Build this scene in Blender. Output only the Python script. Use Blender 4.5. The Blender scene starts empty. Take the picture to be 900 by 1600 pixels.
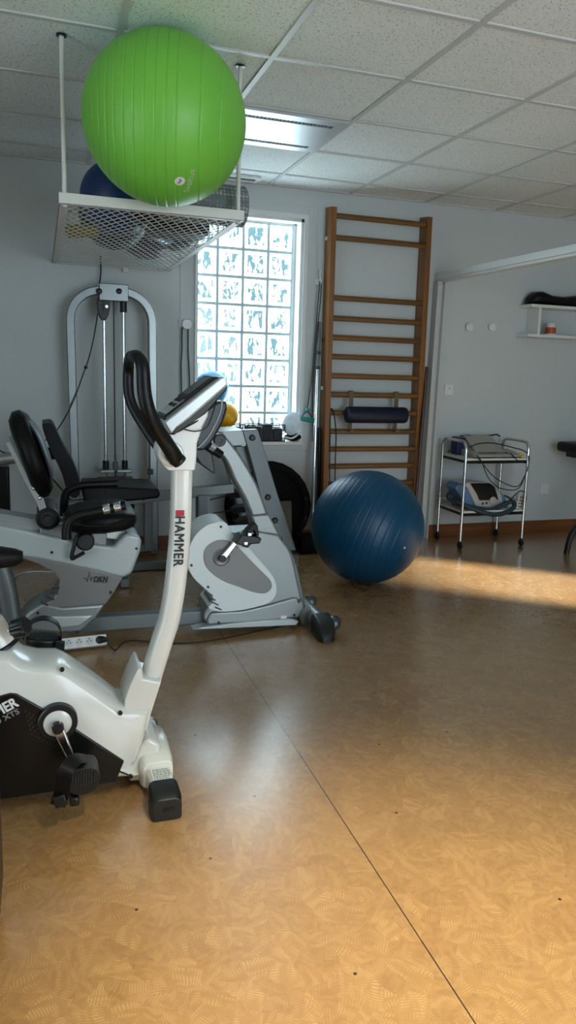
import bpy, bmesh, math, random
from math import sin, cos, pi, radians, sqrt, atan2
from mathutils import Vector as V, Matrix as M
random.seed(7)
C = bpy.context.scene.collection
sc = bpy.context.scene

# ---------------------------------------------------------------- camera model
# (measured from the ceiling grid and the plumb lines; image taken as 900 x 1600)
F, YAW, PIT, ROL, CX, CY = 1188.82, .3375, .170, .033, 480.98, 777.61
HC, CE, YW = 1.3116, 2.535, 5.323
fw = V((sin(YAW)*cos(PIT), cos(YAW)*cos(PIT), -sin(PIT)))
r0 = V((cos(YAW), -sin(YAW), 0)); u0 = r0.cross(fw)
RR = cos(ROL)*r0 + sin(ROL)*u0
UU = -sin(ROL)*r0 + cos(ROL)*u0
CAM = V((0, 0, HC))
def dr(u, v): return RR*((u-CX)/F) - UU*((v-CY)/F) + fw
def P(u, v, y): d = dr(u, v); return CAM + d*(y/d.y)
def Z(u, v, z=0.0): d = dr(u, v); return CAM + d*((z-HC)/d.z)
def m_px(n, p): return n*((V(p)-CAM).dot(fw))/F           # metres spanned by n pixels at p

cam = bpy.data.objects.new('camera', bpy.data.cameras.new('camera')); C.objects.link(cam)
mw = M((RR, UU, -fw)).transposed().to_4x4(); mw.translation = CAM
cam.matrix_world = mw
cam.data.sensor_fit = 'VERTICAL'; cam.data.sensor_height = 36; cam.data.lens = F*36/1600
cam.data.shift_x = -(CX-450)/1600; cam.data.shift_y = (CY-800)/1600
cam.data.clip_start = .02
sc.camera = cam

# ---------------------------------------------------------------- materials
def lin(c):
    if isinstance(c, str):
        c = [int(c[i:i+2], 16)/255 for i in (0, 2, 4)]
    return tuple(x/12.92 if x <= .04045 else ((x+.055)/1.055)**2.4 for x in c) + (1,)
MATS = {}
def mat(name, col, rough=.5, metal=0., var=.08, vs=6., bump=0., bs=150., coat=0., spec=.5, trans=0., emis=None, es=0.):
    if name in MATS: return MATS[name]
    m = bpy.data.materials.new(name); m.use_nodes = True; MATS[name] = m
    n, l = m.node_tree.nodes, m.node_tree.links
    b = n['Principled BSDF']; c = lin(col)
    tc = n.new('ShaderNodeTexCoord'); no = n.new('ShaderNodeTexNoise')
    no.inputs['Scale'].default_value = vs; no.inputs['Detail'].default_value = 4
    l.new(tc.outputs['Object'], no.inputs['Vector'])
    mx = n.new('ShaderNodeMix'); mx.data_type = 'RGBA'
    mx.inputs[6].default_value = tuple(x*(1-var) for x in c[:3])+(1,)
    mx.inputs[7].default_value = tuple(min(1, x*(1+var)) for x in c[:3])+(1,)
    l.new(no.outputs['Fac'], mx.inputs[0]); l.new(mx.outputs[2], b.inputs['Base Color'])
    b.inputs['Roughness'].default_value = rough; b.inputs['Metallic'].default_value = metal
    b.inputs['Coat Weight'].default_value = coat; b.inputs['Coat Roughness'].default_value = .12
    b.inputs['Specular IOR Level'].default_value = spec
    b.inputs['Transmission Weight'].default_value = trans
    if emis:
        b.inputs['Emission Color'].default_value = lin(emis); b.inputs['Emission Strength'].default_value = es
    if bump:
        n2 = n.new('ShaderNodeTexNoise'); n2.inputs['Scale'].default_value = bs; n2.inputs['Detail'].default_value = 2
        l.new(tc.outputs['Object'], n2.inputs['Vector'])
        bp = n.new('ShaderNodeBump'); bp.inputs['Strength'].default_value = bump; bp.inputs['Distance'].default_value = .002
        l.new(n2.outputs['Fac'], bp.inputs['Height']); l.new(bp.outputs[0], b.inputs['Normal'])
    return m

def nodes(name):
    m = bpy.data.materials.new(name); m.use_nodes = True
    return m, m.node_tree.nodes, m.node_tree.links, m.node_tree.nodes['Principled BSDF']
def mth(n, l, op, a, b=None, c=None):
    x = n.new('ShaderNodeMath'); x.operation = op
    for i, s in enumerate((a, b, c)):
        if s is None: continue
        if isinstance(s, (int, float)): x.inputs[i].default_value = s
        else: l.new(s, x.inputs[i])
    return x.outputs[0]
def mixc(n, l, f, a, b):
    x = n.new('ShaderNodeMix'); x.data_type = 'RGBA'
    for i, s in ((0, f), (6, a), (7, b)):
        if isinstance(s, tuple): x.inputs[i].default_value = s
        elif isinstance(s, (int, float)): x.inputs[i].default_value = s
        else: l.new(s, x.inputs[i])
    return x.outputs[2]
def ramp(n, l, f, stops):
    r = n.new('ShaderNodeValToRGB'); l.new(f, r.inputs[0])
    e = r.color_ramp.elements
    e[0].position, e[0].color = stops[0][0], stops[0][1]
    e[1].position, e[1].color = stops[-1][0], stops[-1][1]
    for p, c in stops[1:-1]:
        k = e.new(p); k.color = c
    return r.outputs[0]

def floor_mat():
    m, n, l, b = nodes('linoleum_floor')
    tc = n.new('ShaderNodeTexCoord'); co = tc.outputs['Object']
    def layer(scale, off, stripes):
        mp = n.new('ShaderNodeMapping'); l.new(co, mp.inputs[0]); mp.inputs['Location'].default_value = (off, off*.7, 0)
        ns = n.new('ShaderNodeTexNoise'); ns.inputs['Scale'].default_value = 9; l.new(mp.outputs[0], ns.inputs['Vector'])
        ad = n.new('ShaderNodeVectorMath'); ad.operation = 'MULTIPLY_ADD'
        l.new(ns.outputs['Color'], ad.inputs[0]); ad.inputs[1].default_value = (.05, .05, 0); l.new(mp.outputs[0], ad.inputs[2])
        vo = n.new('ShaderNodeTexVoronoi'); vo.voronoi_dimensions = '2D'; vo.inputs['Scale'].default_value = scale
        l.new(ad.outputs[0], vo.inputs['Vector'])
        sp = n.new('ShaderNodeSeparateColor'); l.new(vo.outputs['Color'], sp.inputs[0])
        ang = mth(n, l, 'MULTIPLY', sp.outputs[0], 6.283)
        rot = n.new('ShaderNodeVectorRotate'); rot.rotation_type = 'Z_AXIS'
        l.new(ad.outputs[0], rot.inputs['Vector']); l.new(ang, rot.inputs['Angle'])
        wv = n.new('ShaderNodeTexWave'); wv.inputs['Scale'].default_value = stripes; wv.inputs['Distortion'].default_value = .6
        wv.inputs['Detail'].default_value = 1
        l.new(rot.outputs[0], wv.inputs['Vector'])
        # a broad brush stroke inside every cell
        m2 = n.new('ShaderNodeMapping'); m2.inputs['Scale'].default_value = (16, 52, 1); l.new(rot.outputs[0], m2.inputs[0])
        w2 = n.new('ShaderNodeTexNoise'); w2.inputs['Scale'].default_value = 1; w2.inputs['Detail'].default_value = 2; l.new(m2.outputs[0], w2.inputs['Vector'])
        st = n.new('ShaderNodeMapRange'); st.interpolation_type = 'SMOOTHSTEP'; st.inputs[1].default_value = .40; st.inputs[2].default_value = .62; l.new(w2.outputs['Fac'], st.inputs[0])
        return sp.outputs[1], wv.outputs['Fac'], st.outputs[0]
    c1, s1, b1 = layer(19, 0, 50); c2, s2, b2 = layer(25, 3.3, 56)
    base = mixc(n, l, mth(n, l, 'MULTIPLY', c1, .9), lin('8C6840'), lin('997449'))
    base = mixc(n, l, mth(n, l, 'MULTIPLY', b2, .5), base, lin('A37D50'))
    f1 = mth(n, l, 'MULTIPLY', mth(n, l, 'MULTIPLY', s1, b1), mth(n, l, 'MULTIPLY_ADD', c1, .35, .18))
    col = mixc(n, l, f1, base, lin('C3A273'))
    f2 = mth(n, l, 'MULTIPLY', mth(n, l, 'MULTIPLY', mth(n, l, 'POWER', s2, 2.0), b2), .30)
    col = mixc(n, l, f2, col, lin('75552F'))
    # scuffs
    sc_ = n.new('ShaderNodeTexNoise'); sc_.inputs['Scale'].default_value = 1.7; sc_.inputs['Detail'].default_value = 6; l.new(co, sc_.inputs['Vector'])
    col = mixc(n, l, mth(n, l, 'MULTIPLY', sc_.outputs['Fac'], .25), col, lin('856240'))
    # few dark specks
    v2 = n.new('ShaderNodeTexVoronoi'); v2.voronoi_dimensions = '2D'; v2.inputs['Scale'].default_value = 2.3; l.new(co, v2.inputs['Vector'])
    col = mixc(n, l, mth(n, l, 'LESS_THAN', v2.outputs['Distance'], .010), col, lin('3A2414'))
    # sheet seams, two metres apart
    sx = n.new('ShaderNodeSeparateXYZ'); l.new(co, sx.inputs[0])
    md = mth(n, l, 'PINGPONG', mth(n, l, 'ADD', sx.outputs[0], -.805+20), 1.0)
    seam = mth(n, l, 'LESS_THAN', md, .0016)
    col = mixc(n, l, seam, col, lin('2A1B10'))
    l.new(col, b.inputs['Base Color'])
    rg = ramp(n, l, sc_.outputs['Fac'], [(.3, (.19,)*3+(1,)), (.7, (.29,)*3+(1,))])
    l.new(rg, b.inputs['Roughness'])
    b.inputs['Specular IOR Level'].default_value = .9; b.inputs['Coat Weight'].default_value = .7; b.inputs['Coat Roughness'].default_value = .24
    bp = n.new('ShaderNodeBump'); bp.inputs['Strength'].default_value = .08; bp.inputs['Distance'].default_value = .002
    n3 = n.new('ShaderNodeTexNoise'); n3.inputs['Scale'].default_value = 45; n3.inputs['Detail'].default_value = 3; l.new(co, n3.inputs['Vector'])
    l.new(n3.outputs['Fac'], bp.inputs['Height']); l.new(bp.outputs[0], b.inputs['Normal'])
    return m

def tile_mat():
    m, n, l, b = nodes('mineral_ceiling_tile')
    tc = n.new('ShaderNodeTexCoord'); co = tc.outputs['Object']
    no = n.new('ShaderNodeTexNoise'); no.inputs['Scale'].default_value = 115; no.inputs['Detail'].default_value = 3; no.inputs['Roughness'].default_value = .7
    l.new(co, no.inputs['Vector'])
    pits = ramp(n, l, no.outputs['Fac'], [(.34, (0, 0, 0, 1)), (.43, (1, 1, 1, 1))])
    n2 = n.new('ShaderNodeTexNoise'); n2.inputs['Scale'].default_value = 3; l.new(co, n2.inputs['Vector'])
    base = mixc(n, l, n2.outputs['Fac'], lin('E4EDEC'), lin('EEF5F4'))
    l.new(mixc(n, l, pits, lin('969E9C'), base), b.inputs['Base Color'])
    b.inputs['Roughness'].default_value = .9
    bp = n.new('ShaderNodeBump'); bp.inputs['Strength'].default_value = .5; bp.inputs['Distance'].default_value = .003
    l.new(pits, bp.inputs['Height']); l.new(bp.outputs[0], b.inputs['Normal'])
    return m

def wood_mat(name, c1, c2, axis=2, rough=.38):
    m, n, l, b = nodes(name); MATS[name] = m
    tc = n.new('ShaderNodeTexCoord'); mp = n.new('ShaderNodeMapping'); l.new(tc.outputs['Object'], mp.inputs[0])
    s = [28, 28, 28]; s[axis] = 1.6; mp.inputs['Scale'].default_value = s
    no = n.new('ShaderNodeTexNoise'); no.inputs['Scale'].default_value = 1; no.inputs['Detail'].default_value = 5; l.new(mp.outputs[0], no.inputs['Vector'])
    l.new(ramp(n, l, no.outputs['Fac'], [(.3, lin(c1)), (.7, lin(c2))]), b.inputs['Base Color'])
    b.inputs['Roughness'].default_value = rough
    return m

def glass_block_mat():
    m, n, l, b = nodes('daylit_glass_block')
    tc = n.new('ShaderNodeTexCoord'); co = tc.outputs['UV']
    # UV: 0..1 across every block, plus a whole-number offset per block
    fr = n.new('ShaderNodeVectorMath'); fr.operation = 'FRACTION'; l.new(co, fr.inputs[0])
    sx = n.new('ShaderNodeSeparateXYZ'); l.new(fr.outputs[0], sx.inputs[0])
    ex = mth(n, l, 'ABSOLUTE', mth(n, l, 'SUBTRACT', sx.outputs[0], .5))
    ey = mth(n, l, 'ABSOLUTE', mth(n, l, 'SUBTRACT', sx.outputs[1], .5))
    e = mth(n, l, 'MAXIMUM', ex, ey)
    inside = mth(n, l, 'LESS_THAN', e, .34)
    rim = mth(n, l, 'GREATER_THAN', e, .455)
    no = n.new('ShaderNodeTexNoise'); no.inputs['Scale'].default_value = 3.0; no.inputs['Detail'].default_value = 2; no.inputs['Distortion'].default_value = .9
    mp = n.new('ShaderNodeMapping'); mp.inputs['Rotation'].default_value = (0, 0, .75); mp.inputs['Scale'].default_value = (1.9, .8, 1); l.new(co, mp.inputs[0])
    l.new(mp.outputs[0], no.inputs['Vector'])
    spl = ramp(n, l, no.outputs['Fac'], [(.485, (0, 0, 0, 1)), (.52, (1, 1, 1, 1))])
    n2 = n.new('ShaderNodeTexNoise'); n2.inputs['Scale'].default_value = 9; l.new(co, n2.inputs['Vector'])
    dark = mixc(n, l, n2.outputs['Fac'], (.04, .16, .23, 1), (.22, .50, .58, 1))
    white = (6.4, 8.2, 9.0, 1)
    f = mth(n, l, 'MULTIPLY', spl, mth(n, l, 'MULTIPLY', inside, 1.0))
    col = mixc(n, l, f, white, dark)
    col = mixc(n, l, rim, col, (.36, .54, .60, 1))
    line = mth(n, l, 'MULTIPLY', mth(n, l, 'GREATER_THAN', e, .395), mth(n, l, 'LESS_THAN', e, .412))
    col = mixc(n, l, mth(n, l, 'MULTIPLY', line, .95), col, (.55, .75, .80, 1))
    b.inputs['Base Color'].default_value = (.3, .4, .42, 1); b.inputs['Roughness'].default_value = .12
    l.new(col, b.inputs['Emission Color']); b.inputs['Emission Strength'].default_value = 1.0
    MATS['daylit_glass_block'] = m
    return m

def lit(name, col, s):
    m, n, l, b = nodes(name)
    tc = n.new('ShaderNodeTexCoord'); no = n.new('ShaderNodeTexNoise'); no.inputs['Scale'].default_value = 2; l.new(tc.outputs['Object'], no.inputs['Vector'])
    c = lin(col)
    l.new(mixc(n, l, no.outputs['Fac'], tuple(x*.9 for x in c[:3])+(1,), c), b.inputs['Emission Color'])
    b.inputs['Emission Strength'].default_value = s
    b.inputs['Base Color'].default_value = (.5, .5, .5, 1)
    MATS[name] = m
    return m

# ---------------------------------------------------------------- mesh helpers (world coordinates)
def B(): return bmesh.new()
def xf(vs, mtx):
    for v in vs: v.co = mtx @ v.co
def box(bm, c, s, rot=None):
    vs = bmesh.ops.create_cube(bm, size=1)['verts']
    mt = M.Translation(V(c)) @ (rot.to_4x4() if rot else M.Identity(4)) @ M.Diagonal((s[0], s[1], s[2], 1))
    xf(vs, mt); return vs
def box2(bm, a, b):
    a, b = V(a), V(b); return box(bm, (a+b)/2, [abs(x) for x in (b-a)])
def frame(d, up=V((0, 0, 1))):
    d = V(d).normalized()
    if abs(d.dot(up)) > .98: up = V((1, 0, 0))
    x = up.cross(d).normalized(); y = d.cross(x)
    return x, y, d
def cyl(bm, a, b, r, r2=None, seg=24):
    a, b = V(a), V(b); r2 = r if r2 is None else r2
    x, y, d = frame(b-a)
    rings = []
    for p, q in ((a, r), (b, r2)):
        rings.append([bm.verts.new(p + (x*cos(t)+y*sin(t))*q) for t in [2*pi*i/seg for i in range(seg)]])
    for i in range(seg):
        j = (i+1) % seg; bm.faces.new((rings[0][i], rings[0][j], rings[1][j], rings[1][i]))
    bm.faces.new(rings[0][::-1]); bm.faces.new(rings[1])
def lathe(bm, o, ax, prof, seg=32, up=V((0, 0, 1)), cap=True):
    """prof: list of (distance along axis, radius)"""
    x, y, d = frame(ax, up); o = V(o); rings = []
    for h, r in prof:
        if r < 1e-6: rings.append([bm.verts.new(o+d*h)])
        else: rings.append([bm.verts.new(o+d*h+(x*cos(t)+y*sin(t))*r) for t in [2*pi*i/seg for i in range(seg)]])
    for A_, B_ in zip(rings, rings[1:]):
        if len(A_) == 1 and len(B_) == 1: continue
        for i in range(seg):
            j = (i+1) % seg
            if len(A_) == 1: bm.faces.new((A_[0], B_[j], B_[i]))
            elif len(B_) == 1: bm.faces.new((A_[i], A_[j], B_[0]))
            else: bm.faces.new((A_[i], A_[j], B_[j], B_[i]))
    if cap:
        if len(rings[0]) > 1: bm.faces.new(rings[0][::-1])
        if len(rings[-1]) > 1: bm.faces.new(rings[-1])
def smooth(pts, n=6, closed=False):
    pts = [V(p) for p in pts]; out = []; N = len(pts)
    rng = range(N if closed else N-1)
    for i in rng:
        g = (lambda k: pts[k % N]) if closed else (lambda k: pts[max(0, min(N-1, k))])
        a, b, c, d = g(i-1), g(i), g(i+1), g(i+2)
        for k in range(n):
            t = k/n
            out.append(.5*((2*b)+(c-a)*t+(2*a-5*b+4*c-d)*t*t+(3*b-a-3*c+d)*t**3))
    if not closed: out.append(pts[-1])
    return out
def sweep(bm, pts, prof, closed=False, up=V((0, 1, 0)), scale=None, cap=True):
    """prof: list of (a, b) offsets; a along side axis, b along up-ish axis"""
    N = len(pts); rings = []; prev = None
    for i, p in enumerate(pts):
        if closed: t = pts[(i+1) % N]-pts[i-1]
        else: t = pts[min(N-1, i+1)]-pts[max(0, i-1)]
        t = t.normalized()
        if prev is None:
            x, y, _ = frame(t, up)
        else:
            x = (prev - t*prev.dot(t)).normalized(); y = t.cross(x)
        prev = x
        s = scale[i] if scale else 1
        rings.append([bm.verts.new(p + (x*a+y*b)*s) for a, b in prof])
    K = len(prof)
    for i in range(N if closed else N-1):
        A_, B_ = rings[i], rings[(i+1) % N]
        for k in range(K):
            j = (k+1) % K; bm.faces.new((A_[k], A_[j], B_[j], B_[k]))
    if not closed and cap:
        bm.faces.new(rings[0][::-1]); bm.faces.new(rings[-1])
def circ(r, seg=12, rb=None, pw=1.0):
    rb = rb or r; o = []
    for i in range(seg):
        t = 2*pi*i/seg; c, s = cos(t), sin(t)
        o.append((math.copysign(abs(c)**pw, c)*r, math.copysign(abs(s)**pw, s)*rb))
    return o
def tube(bm, pts, r, seg=12, n=6, closed=False, rb=None):
    sweep(bm, smooth(pts, n, closed) if n > 1 else [V(p) for p in pts], circ(r, seg, rb), closed)
def prism(bm, poly, ya, yb):
    """poly: list of (x, z); extruded along y"""
    A_ = [bm.verts.new((p[0], ya, p[1])) for p in poly]; B_ = [bm.verts.new((p[0], yb, p[1])) for p in poly]
    n = len(poly)
    f1 = bm.faces.new(A_); f2 = bm.faces.new(B_[::-1])
    for i in range(n):
        j = (i+1) % n; bm.faces.new((A_[j], A_[i], B_[i], B_[j]))
    bmesh.ops.recalc_face_normals(bm, faces=bm.faces)
    bmesh.ops.triangulate(bm, faces=[f1, f2])
def puffy(bm, poly, secs):
    """loft of an (x, z) outline through (y, inset) sections"""
    pts = [V((p[0], 0, p[1])) for p in poly]; n = len(pts)
    area = sum(pts[i].x*pts[(i+1) % n].z-pts[(i+1) % n].x*pts[i].z for i in range(n))
    sg = 1 if area > 0 else -1; nor = []
    for i in range(n):
        a = (pts[i]-pts[i-1]).normalized(); c = (pts[(i+1) % n]-pts[i]).normalized()
        na, nc = V((-a.z, 0, a.x))*sg, V((-c.z, 0, c.x))*sg
        m_ = (na+nc); m_ = m_.normalized() if m_.length > 1e-4 else na
        nor.append(m_/max(.6, m_.dot(na)))
    rings = [[bm.verts.new(p+k*d+V((0, y, 0))) for p, k in zip(pts, nor)] for y, d in secs]
    for A_, B2 in zip(rings, rings[1:]):
        for i in range(n): j = (i+1) % n; bm.faces.new((A_[i], A_[j], B2[j], B2[i]))
    f1 = bm.faces.new(rings[0]); f2 = bm.faces.new(rings[-1])
    bmesh.ops.recalc_face_normals(bm, faces=bm.faces); bmesh.ops.triangulate(bm, faces=[f1, f2])
def dense(poly, n=3):
    """rounded outline with more points"""
    return curve_xz(poly, n)
def xz(y, *px):
    """outline measured in the photograph -> (x, z) on the upright plane at distance y"""
    o = []
    for q in px:
        w = P(q[0], q[1], y); o.append((w.x, w.z))
    return o
def curve_xz(poly, n=4): return [(p.x, p.z) for p in smooth([(a, 0, b) for a, b in poly], n, True)]
def sphere(bm, c, r, u=32, v=20, sc_=(1, 1, 1)):
    vs = bmesh.ops.create_uvsphere(bm, u_segments=u, v_segments=v, radius=r)['verts']
    xf(vs, M.Translation(V(c)) @ M.Diagonal((*sc_, 1)))

def finish(me, bm, sm=True, ang=38):
    bmesh.ops.recalc_face_normals(bm, faces=bm.faces)
    if sm:
        for f in bm.faces: f.smooth = True
        lim = radians(ang)
        for e in bm.edges:
            if len(e.link_faces) == 2 and e.calc_face_angle(0) > lim: e.smooth = False
    bm.to_mesh(me); bm.free()

def obj(name, bm, m, parent=None, loc=(0, 0, 0), bev=0, seg=3, sub=0, sm=True, label=None, ang=38):
    """one mesh object; vertices come in world coordinates, loc = where its origin stands"""
    root = parent
    while root is not None and root.parent is not None: root = root.parent
    off = V(loc) if root is None else V(root.get('_o', (0, 0, 0)))
    for v in bm.verts: v.co -= off
    me = bpy.data.meshes.new(name); finish(me, bm, sm, ang)
    if m is not None: me.materials.append(m if not isinstance(m, str) else MATS[m])
    o = bpy.data.objects.new(name, me); C.objects.link(o)
    if root is None: o.location = off; o['_o'] = tuple(off)
    else: o.parent = parent
    if bev:
        b = o.modifiers.new('bevel', 'BEVEL'); b.width = bev; b.segments = seg; b.limit_method = 'ANGLE'; b.angle_limit = radians(35)
    if sub:
        s = o.modifiers.new('subdivision', 'SUBSURF'); s.levels = sub; s.render_levels = sub
    if label: o['label'] = label
    return o
def thing(name, label, cat, loc=(0, 0, 0), group=None):
    o = bpy.data.objects.new(name, None); C.objects.link(o); o.location = loc; o['_o'] = tuple(loc)
    o.empty_display_size = .1
    return tag(o, label, cat, group)
def tag(o, label, cat, group=None):
    o['label'] = label; o['category'] = cat
    if group: o['group'] = group
    return o
def struct(name, bm, m, bev=0, sm=False, parent=None):
    o = obj(name, bm, m, parent, bev=bev, sm=sm)
    if parent is None: o['kind'] = 'structure'
    return o
def clone(src, dv):
    """a copy of a thing with copies of its parts and sub-parts"""
    def cp(o, par):
        c = o.copy(); C.objects.link(c)
        if par: c.parent = par
        for ch in list(o.children): cp(ch, c)
        return c
    r = cp(src, None); r.location = V(src.location)+V(dv); return r

def text_bm(body, w=None, h=None, bold=0., extr=.0006, shear=0., sp=1.):
    """lettering as a mesh in the xy plane, centred, scaled to w x h"""
    cu = bpy.data.curves.new('lettering', 'FONT'); cu.body = body; cu.size = 1; cu.extrude = .01
    cu.shear = shear; cu.space_character = sp; cu.resolution_u = 6
    o = bpy.data.objects.new('lettering', cu); C.objects.link(o)
    dg = bpy.context.evaluated_depsgraph_get(); dg.update()
    me = bpy.data.meshes.new_from_object(o.evaluated_get(dg))
    bpy.data.objects.remove(o); bpy.data.curves.remove(cu)
    bm = bmesh.new(); bm.from_mesh(me); bpy.data.meshes.remove(me)
    if bold:                                   # heavier strokes: the same letters laid over one another, slightly apart
        me = bpy.data.meshes.new('lettering'); bm.to_mesh(me)
        for dx, dy, dz in ((1, .6, .006), (-1, .6, .012), (1, -.6, .018), (-1, -.6, .024)):
            k = len(bm.verts); bm.from_mesh(me); bm.verts.ensure_lookup_table()
            for v in bm.verts[k:]: v.co += V((dx*bold, dy*bold, dz))
        bpy.data.meshes.remove(me)
    xs = [v.co.x for v in bm.verts]; ys = [v.co.y for v in bm.verts]
    x0, x1, y0, y1 = min(xs), max(xs), min(ys), max(ys)
    kx = w/(x1-x0) if w else h/(y1-y0); ky = h/(y1-y0) if h else kx
    for v in bm.verts:
        v.co = V(((v.co.x-(x0+x1)/2)*kx, (v.co.y-(y0+y1)/2)*ky, v.co.z/.01*extr))
    return bm
def place(bm, o, ex, ey, ez=None):
    """xy plane -> plane through o spanned by ex, ey (unit)"""
    ex, ey = V(ex).normalized(), V(ey).normalized(); ez = ex.cross(ey)
    for v in bm.verts: v.co = V(o)+ex*v.co.x+ey*v.co.y+ez*v.co.z
    return bm
# ---------------------------------------------------------------- shared materials
white_paint = mat('white_wall_paint', 'C4CBCC', .75, var=.03, vs=3, bump=.25, bs=120)
mat('white_lacquer', 'DADDDC', .35, var=.03)
mat('grid_white', 'C6CAC9', .45, var=.03)
mat('aluminium', 'A9AEAF', .35, .85, var=.05)
mat('satin_silver', '8B9090', .38, .55, var=.06, vs=9)
mat('dark_silver', '6C7172', .42, .5, var=.07, vs=9)
mat('brushed_steel', '7F8586', .33, .9, var=.1, vs=14)
mat('drum_white', 'DCE3E4', .28, .0, var=.03, coat=.4)
mat('chrome', 'D5D8DA', .18, 1., var=.03)
mat('black_plastic', '0C0E10', .42, var=.15)
mat('black_foam', '050506', .42, spec=.3, var=.2, bump=.3, bs=260)
mat('black_vinyl', '070708', .48, spec=.22, var=.2, bump=.25, bs=90)
mat('black_metal', '0B0C0D', .35, .3, var=.1)
mat('white_gloss', 'E2E1DA', .22, var=.02, coat=.5)
mat('silver_plastic', 'BFC3C4', .3, .35, var=.04)
mat('pale_plastic', 'B2BBBC', .3, .1, var=.03, coat=.3)
mat('grey_plastic', '7E7C7B', .42, .35, var=.05)
mat('dark_grey_plastic', '2A3136', .4, var=.1)
mat('red_print', 'B5122A', .5); mat('black_print', '0D0E10', .5); mat('white_print', 'E8E8E8', .5); mat('grey_print', '8C8F90', .5)
mat('socket_white', 'D8D9D6', .4, var=.02)
mat('rubber', '0B0C0D', .7, var=.2)
mat('teal_rubber', '1E8A86', .5, var=.1)
mat('green_rubber', '17463F', .55, var=.15)
mat('navy_vinyl', '090E26', .5, spec=.3, var=.2, bump=.2, bs=120)
mat('screen', '07090B', .12)
wood_mat('varnished_beech', '6E4214', '8E5A1C', 2)
wood_mat('rung_beech', '5A3A16', '785020', 0)
wood_mat('skirting_wood', '6A3D1C', '84502A', 0)
wood_mat('dark_wood', '2C1A10', '40261A', 2, .45)
wood_mat('stick_wood', '2E1410', '4A221A', 2, .35)
MATS['floor'] = floor_mat(); MATS['tile'] = tile_mat(); glass_block_mat()
lit('frosted_daylight_pane', 'D8EAF5', 7.8)
lit('frosted_sky_pane', 'D8EAF2', 4.0)
lit('added_spot_glow', 'FFE6C0', 2.0)  # glow on the lens of the added spotlight

# ---------------------------------------------------------------- the room
X0, X1, Y0 = -2.1, 6.3, -1.1
TH = .25
b = B(); box2(b, (X0-TH, Y0-TH, -.12), (X1+TH, YW+TH, 0)); struct('floor', b, 'floor')
b = B(); box2(b, (X0-TH, Y0-TH, CE+.006), (X1+TH, YW+TH, CE+.16)); struct('ceiling', b, 'tile')
def holed(name, axis, pos, thick, lo, hi, hole):
    """wall slab with one rectangular opening; hole=(a0,a1,z0,z1)"""
    b = B(); a0, a1, z0, z1 = hole; H = CE+.006
    for A, Bz in (((lo, 0), (a0, H)), ((a1, 0), (hi, H)), ((a0, 0), (a1, z0)), ((a0, z1), (a1, H))):
        if axis == 'y': box2(b, (A[0], pos, A[1]), (Bz[0], pos+thick, Bz[1]))
        else: box2(b, (pos, A[0], A[1]), (pos+thick, Bz[0], Bz[1]))
    bmesh.ops.remove_doubles(b, verts=b.verts, dist=1e-5)
    return struct(name, b, white_paint)
WX0, WX1, WZ0, WZ1 = 1.0, 1.775, .765, 2.335
holed('wall_back', 'y', YW, TH, X0-TH, X1+TH, (WX0, WX1, WZ0, WZ1))
holed('wall_front', 'y', Y0-TH, TH, X0-TH, X1+TH, (.9, 3.1, .15, 2.3))
holed('wall_left', 'x', X0-TH, TH, Y0, YW, (.5, 2.1, .1, 2.1))
SY0, SY1, SZ0, SZ1 = .62, 1.68, .62, 1.40
holed('wall_right', 'x', X1, TH, Y0, YW, (SY0, SY1, SZ0, SZ1))

# ceiling grid: 60 cm bays
b = B(); GX, GY = .9098, 5.0048
k = -5
while GX+.6*k < X1:
    x = GX+.6*k
    if x > X0: box2(b, (x-.012, Y0, CE-.001), (x+.012, YW, CE+.008))
    k += 1
k = 0
while GY-.6*k > Y0:
    y = GY-.6*k; box2(b, (X0, y-.012, CE-.0005), (X1, y+.012, CE+.008)); k += 1
box2(b, (X0, YW-.022, CE-.002), (X1, YW, CE+.008)); box2(b, (X0, Y0, CE-.002), (X0+.022, YW, CE+.008))
struct('trim_1', b, 'grid_white')
# skirting board along the back wall
b = B(); box2(b, (X0, YW-.014, 0), (X1, YW, .098)); struct('baseboard_back', b, 'skirting_wood', bev=.003)

# window of glass blocks
w1 = thing('window_1', '', ''); del w1['label']; del w1['category']; w1['kind'] = 'structure'
b = B(); GYB = 5.45; NX, NZ = 4, 8; bw = .1835; bx0 = 1.735-NX*bw; bz1 = 2.308; bh = .1915
uvl = b.loops.layers.uv.new('UVMap')
for i in range(NX):
    for j in range(NZ):
        xa, xb = bx0+i*bw+.007, bx0+(i+1)*bw-.007; zb, za = bz1-j*bh-.007, bz1-(j+1)*bh+.007
        nf = len(b.faces); vs = box2(b, (xa, GYB, za), (xb, GYB+.075, zb)); b.faces.ensure_lookup_table()
        for f in b.faces[nf:]:
            for lp in f.loops:
                c = lp.vert.co
                lp[uvl].uv = (i+.02+.96*(c.x-xa)/(xb-xa), 10+j+.02+.96*(c.z-za)/(zb-za))
o = struct('glass_blocks', b, 'daylit_glass_block', bev=.006, parent=w1)
mat('mortar', 'C6D2D6', .7, var=.1)
b = B(); zbot = bz1-NZ*bh
for i in range(NX+1): box2(b, (bx0+i*bw-.0068, GYB-.004, zbot), (bx0+i*bw+.0068, GYB+.07, bz1))
for j in range(NZ+1): box2(b, (bx0, GYB-.0045, bz1-j*bh-.0068), (bx0+NX*bw, GYB+.07, bz1-j*bh+.0068))
struct('mortar_joints', b, 'mortar', parent=w1)
b = B()
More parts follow.
